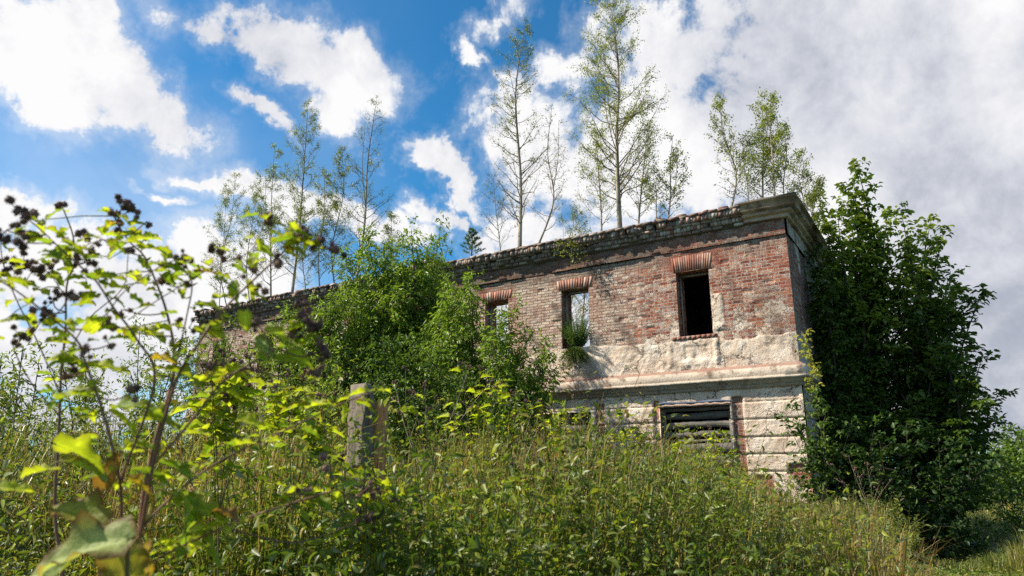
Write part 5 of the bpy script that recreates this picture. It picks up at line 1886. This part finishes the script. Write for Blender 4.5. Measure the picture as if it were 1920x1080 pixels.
Lf = lambda x, y, ang, lpx, Y, kind=None, wr=None: tuple([at(x, y, Y), ang, lpx / F_PX * Y] + ([kind] if kind is not None else []) + ([wr] if wr is not None else []))

bA = at(262, 1000, 1.35)
baseA = (bA.x, bA.y, float(ground_z(bA.x, bA.y)))
fromground = lambda b, P: (b, [*P][0])
stemsA = [
    ([Vector(baseA), at(268, 1400, 1.36), at(262, 1010, 1.35), at(285, 850, 1.36), at(322, 720, 1.38), at(327, 660, 1.4), at(313, 587, 1.42), at(293, 530, 1.43), at(270, 480, 1.44), at(240, 450, 1.45), at(213, 405, 1.46)], .0085, .0015),
    S([(320, 730), (350, 593), (360, 533), (347, 493)], 1.38, 1.36, .003, .0015),
    ([at(262, 1010, 1.35), at(290, 860, 1.33), at(330, 715, 1.30), at(370, 647, 1.28), at(417, 583, 1.28), at(473, 527, 1.29), at(527, 477, 1.3), at(560, 445, 1.3), at(618, 468, 1.3)], .006, .0015),
    ([at(290, 870, 1.33), at(360, 787, 1.30), at(417, 717, 1.28), at(467, 683, 1.28), at(520, 653, 1.29), at(592, 610, 1.3)], .0045, .0015),
    ([at(257, 1000, 1.35), at(300, 953, 1.36), at(360, 900, 1.4), at(433, 853, 1.45), at(550, 800, 1.5), at(640, 757, 1.55), at(700, 735, 1.6)], .0045, .0015),
    ([at(262, 1080, 1.35), at(297, 1047, 1.33), at(387, 1003, 1.34), at(467, 970, 1.36), at(550, 943, 1.4), at(633, 918, 1.42)], .005, .002),
    ([at(255, 1030, 1.35), at(230, 997, 1.33), at(227, 920, 1.30), at(213, 847, 1.28), at(190, 763, 1.26), at(160, 680, 1.25), at(143, 637, 1.25), at(80, 583, 1.24), at(30, 545, 1.23), (at(-20, 515, 1.22))], .006, .0015),
    ([at(225, 905, 1.30), at(290, 715, 1.28), at(257, 637, 1.27), at(213, 577, 1.26), at(180, 527, 1.26), at(143, 493, 1.26), at(110, 463, 1.26), at(70, 425, 1.26), at(35, 400, 1.26)], .0045, .0013),
    S([(200, 590), (235, 545), (300, 500), (330, 487)], 1.26, 1.30, .002, .0012),
    S([(240, 600), (300, 560), (400, 500), (470, 470), (500, 405)], 1.30, 1.38, .002, .0012),
    S([(160, 470), (190, 450), (235, 455), (270, 445)], 1.26, 1.3, .002, .001),
]
bursA = [B(213, 400, 5, 1.46), B(235, 382, 6, 1.46), B(252, 394, 4, 1.46), B(222, 428, 4, 1.46), B(274, 416, 2, 1.46), B(190, 448, 2, 1.4), B(168, 487, 8, 1.3, .012), B(235, 472, 2, 1.43),
         B(308, 530, 5, 1.36), B(330, 488, 3, 1.36), B(350, 487, 4, 1.36), B(366, 533, 2, 1.36), B(408, 473, 5, 1.34), B(503, 403, 5, 1.38), B(570, 437, 8, 1.3, .012), B(590, 452, 4, 1.3), B(615, 467, 7, 1.3), B(522, 487, 5, 1.3, .008), B(463, 500, 3, 1.3),
         B(490, 537, 3, 1.3), B(232, 580, 3, 1.4), B(205, 605, 3, 1.35), B(218, 612, 3, 1.35), B(210, 645, 3, 1.3), B(330, 600, 3, 1.38), B(355, 612, 2, 1.38), B(570, 572, 7, 1.3, .012), B(480, 605, 5, 1.3), B(555, 618, 6, 1.3),
         B(590, 610, 9, 1.3, .013), B(612, 655, 9, 1.3, .013), B(597, 697, 6, 1.32), B(400, 682, 7, 1.3, .012), B(165, 657, 4, 1.3), B(145, 700, 4, 1.3), B(60, 408, 6, 1.26, .011), B(33, 395, 5, 1.26), B(12, 432, 6, 1.25, .012), B(38, 455, 7, 1.25, .012),
         B(250, 735, 4, 1.3), B(620, 870, 4, 1.42), B(560, 925, 4, 1.4), B(455, 690, 4, 1.3), B(690, 915, 6, 1.6), B(680, 975, 5, 1.6), B(135, 548, 5, 1.25)]
leavesA = [Lf(100, 400, -60, 34, 1.4), Lf(148, 474, 10, 38, 1.3), Lf(215, 470, -60, 44, 1.42, 1), Lf(118, 485, 20, 50, 1.28, 0), Lf(163, 466, 0, 42, 1.3, 1), Lf(247, 440, -5, 40, 1.45, 1), Lf(282, 463, -8, 48, 1.44, 1), Lf(285, 443, -10, 36, 1.44, 0), Lf(220, 417, 0, 32, 1.46, 5),
           Lf(207, 518, -5, 60, 1.38, 0), Lf(225, 537, 0, 52, 1.38, 1), Lf(270, 497, 30, 34, 1.43), Lf(335, 523, 8, 40, 1.36, 1), Lf(385, 508, -10, 44, 1.34, 6), Lf(415, 523, 10, 34, 1.3, 0), Lf(392, 572, 0, 56, 1.3, 0), Lf(420, 555, -20, 40, 1.3, 1), Lf(473, 495, 60, 40, 1.3, 1), Lf(487, 458, 70, 30, 1.3, 1),
           Lf(525, 450, -20, 34, 1.3, 1), Lf(540, 467, 30, 34, 1.3, 5), Lf(560, 470, 20, 40, 1.3, 0), Lf(470, 545, 60, 46, 1.3, 1), Lf(440, 545, 80, 44, 1.3, 0), Lf(400, 620, 20, 60, 1.3, 1), Lf(460, 600, 75, 44, 1.3, 1), Lf(518, 625, 15, 58, 1.3, 1), Lf(495, 650, 30, 60, 1.3, 7), Lf(560, 672, 20, 54, 1.3, 0),
           Lf(183, 605, -40, 60, 1.27, 1), Lf(120, 603, -10, 64, 1.25, 1), Lf(33, 598, -20, 54, 1.24, 0), Lf(285, 625, 10, 70, 1.4, 0), Lf(250, 618, -15, 60, 1.4, 1), Lf(127, 673, -10, 66, 1.26, 1), Lf(200, 687, -5, 74, 1.28, 1), Lf(345, 700, 10, 70, 1.35, 0), Lf(310, 672, 0, 62, 1.36, 5), Lf(430, 695, -30, 56, 1.3, 1),
           Lf(150, 735, -20, 80, 1.26, 0), Lf(240, 760, -10, 76, 1.32, 2), Lf(290, 770, 10, 74, 1.33, 2), Lf(300, 785, 10, 60, 1.34, 1), Lf(370, 810, -8, 48, 1.4, 1), Lf(235, 790, 30, 60, 1.3, 1), Lf(470, 790, 5, 50, 1.45, 1), Lf(455, 830, -20, 44, 1.46, 1), Lf(595, 757, -20, 46, 1.52, 1), Lf(645, 775, 80, 34, 1.56, 1),
           Lf(270, 835, 0, 64, 1.34, 2), Lf(330, 872, 5, 80, 1.38, 2), Lf(290, 890, 15, 80, 1.36, 2), Lf(265, 910, 30, 60, 1.3, 5), Lf(205, 885, -70, 70, 1.28, 6), Lf(350, 980, 80, 100, 1.35, 2), Lf(385, 955, 10, 80, 1.37, 0), Lf(375, 985, 70, 50, 1.36, 1), Lf(400, 1030, 80, 70, 1.35, 2), Lf(430, 965, 10, 60, 1.36, 6), Lf(600, 940, 15, 60, 1.42, 2), Lf(560, 915, -30, 40, 1.42, 1),
           Lf(75, 880, -25, 60, 1.2, 1), Lf(20, 915, -8, 70, 1.15, 1), Lf(155, 850, 20, 100, 1.22, 1), Lf(165, 875, 15, 90, 1.22, 7), Lf(275, 1065, 60, 90, 1.25, 5), Lf(220, 1040, 30, 90, 1.3, 2)]
burdock('large burdock in the close foreground with long arching stems full of brown burs', baseA, stemsA, bursA, leavesA, 1, autoleaf=300, autoL=.034)
bB = at(103, 960, 1.55)
baseB = (bB.x, bB.y, float(ground_z(bB.x, bB.y)))
stemsB = [([Vector(baseB), at(104, 1300, 1.55), at(103, 960, 1.55), at(108, 853, 1.55), at(113, 753, 1.55), at(115, 693, 1.55), at(123, 620, 1.55), at(125, 537, 1.55), at(140, 493, 1.55), at(137, 443, 1.55), at(123, 403, 1.55), at(115, 385, 1.55)], .007, .0015),
          S([(113, 740), (70, 640), (30, 560), (5, 490), (0, 430)], 1.55, 1.5, .003, .0012), S([(115, 690), (165, 600), (230, 540), (240, 480)], 1.55, 1.6, .003, .0012), S([(125, 560), (90, 510), (60, 500)], 1.55, 1.5, .002, .001), S([(112, 780), (60, 720), (25, 650), (40, 632)], 1.55, 1.5, .003, .001)]
bursB = [B(115, 382, 4, 1.55), B(0, 485, 6, 1.5, .012), B(45, 492, 9, 1.5, .015), B(72, 500, 6, 1.5, .012), B(102, 497, 7, 1.52, .012), B(160, 437, 5, 1.56), B(40, 632, 7, 1.5, .013), B(85, 577, 6, 1.5), B(80, 597, 7, 1.5, .012), B(100, 560, 4, 1.5), B(20, 500, 5, 1.5)]
leavesB = [Lf(60, 533, 0, 44, 1.5, 0), Lf(105, 520, 30, 40, 1.54), Lf(115, 640, -10, 50, 1.54, 1), Lf(10, 517, -10, 40, 1.5, 1), Lf(80, 545, 10, 40, 1.5), Lf(140, 700, 15, 50, 1.5, 1)]
burdock('upright burdock behind the large one, dense dark burs against the sky', baseB, stemsB, bursB, leavesB, 2, autoleaf=40, autoL=.04)
# huge lower leaves of the rosette in the bottom corner
rb = empty('burdock', (at(150, 1000, 1.12).x, 1.12, float(ground_z(-.6, 1.12))), 'burdock rosette with one huge withering leaf in the bottom corner', 'plant', 'burdock plants in the close weeds')
lb = MB()
rs = np.random.default_rng(5)
tl = at(240, 1012, 1.08)
burdock_leaf(lb, np.array(tuple(tl)), np.array([-.95, -.12, -.20]), np.array([-.45, -.62, .64]), .155, .085, (.40, .46, .16), (.17, .085, .03), rs, 1.3)
burdock_leaf(lb, np.array(tuple(at(190, 985, 1.18))), np.array([-.75, .1, .35]), np.array([0, -.6, .8]), .11, .07, (.26, .28, .04), (.20, .08, .025), rs, 1.3)
burdock_leaf(lb, np.array(tuple(at(215, 1020, 1.15))), np.array([.55, -.1, -.75]), np.array([.2, -.8, .5]), .10, .07, (.34, .30, .05), (.16, .09, .03), rs)
burdock_leaf(lb, np.array(tuple(at(130, 1060, 1.2))), np.array([-.6, 0, -.3]), np.array([0, -.5, .8]), .10, .07, (.16, .22, .03), (.2, .2, .03), rs)
lb.build('leaves', M_BIG, rb, smooth=True)
sb = MB()
root_p = Vector((at(260, 1080, 1.15).x, 1.15, float(ground_z(-.6, 1.15))))
for q in (tl, at(190, 985, 1.18), at(215, 1020, 1.15)):
    V, Fq = tube(catmull([root_p, (root_p + q) / 2 + Vector((.05, 0, .05)), q], 5), .006, .003, 6)
    sb.add(V, Fq, (.16, .10, .05))
sb.build('stem', M_STEM, rb)

# smaller burdocks standing in the middle distance, brown seed heads on branching dry stalks
mids = [(800, 5.2, [(795, 720), (770, 735), (880, 690), (920, 715), (760, 690), (740, 720)], 'dry branching burdock just right of the concrete post'),
        (900, 6.0, [(900, 690), (940, 715), (870, 735), (820, 760), (960, 740), (985, 755)], 'burdock with brown heads against the dark boxelder bush'),
        (1040, 7.5, [(1035, 738), (1010, 750), (1075, 745), (1100, 760), (1060, 775)], 'tall burdock below the string course with pale green leaves'),
        (1180, 8.0, [(1175, 770), (1150, 795), (1190, 812), (1215, 790)], 'burdock beside the left edge of the boarded window'),
        (1300, 8.0, [(1265, 798), (1330, 800), (1365, 815), (1295, 815), (1345, 845), (1390, 850)], 'burdock with round green leaves in front of the boarded window'),
        (560, 3.6, [(540, 695), (575, 710), (505, 720), (600, 740)], 'burdock left of the concrete post among yellow green weeds'),
        (430, 3.2, [(420, 660), (470, 665), (395, 690), (450, 700)], 'burdock rising behind the arching stems of the large one'),
        (700, 3.4, [(690, 905), (675, 930), (700, 985), (735, 940), (640, 860)], 'burdock with purple heads below the concrete post'),
        (1630, 10.0, [(1590, 855), (1625, 870), (1650, 905), (1670, 900), (1560, 870), (1605, 880)], 'dead leafless burdock stalk pale against the dark thicket'),
        (1010, 5.0, [(960, 870), (1010, 850), (1045, 880), (1090, 960)], 'small dry burdock low in the middle of the grass'),
        (1280, 6.5, [(1240, 975), (1290, 990), (1330, 965), (1260, 1010)], 'fallen dry burdock stalk in the grass below the window')]
for k, (bx, Y, tips, lab) in enumerate(mids):
    rs = np.random.default_rng(900 + k)
    a_, b_, _ = ray(bx, 850)
    x = a_ / b_ * Y
    base = Vector((x, Y, float(ground_z(x, Y))))
    fork = base.lerp(at(bx, sum(t_[1] for t_ in tips) / len(tips) + 60, Y), .7)
    dead = 'dead' in lab or 'dry' in lab
    stems = [([base, base.lerp(fork, .5) + Vector((rs.normal(0, .03), 0, 0)), fork], .008, .004)]
    burs = []
    for (tx, ty) in tips:
        tp = at(tx, ty, Y + rs.uniform(-.25, .25))
        md = fork.lerp(tp, .55) + Vector((rs.normal(0, .03), rs.normal(0, .03), -.03))
        stems.append(([fork, md, tp], .005, .002))
        burs.append((tp, 5, .016))
        for q in range(3):
            s2 = md.lerp(tp, rs.uniform(0, .8))
            e2 = s2 + Vector((rs.normal(0, .07), rs.normal(0, .07), abs(rs.normal(.07, .04))))
            stems.append(([s2, s2.lerp(e2, .5) + Vector((0, 0, -.008)), e2], .003, .0012))
            burs.append((e2, int(rs.integers(1, 4)), .012))
    burdock(lab, base, stems, burs, [], 900 + k, group='burdock plants in the middle distance', stemc=(.26, .19, .15) if dead else (.15, .11, .05), bur_r=.0125,
            autoleaf=0 if 'leafless' in lab or 'fallen' in lab else (20 if dead else 95), autoL=.10)
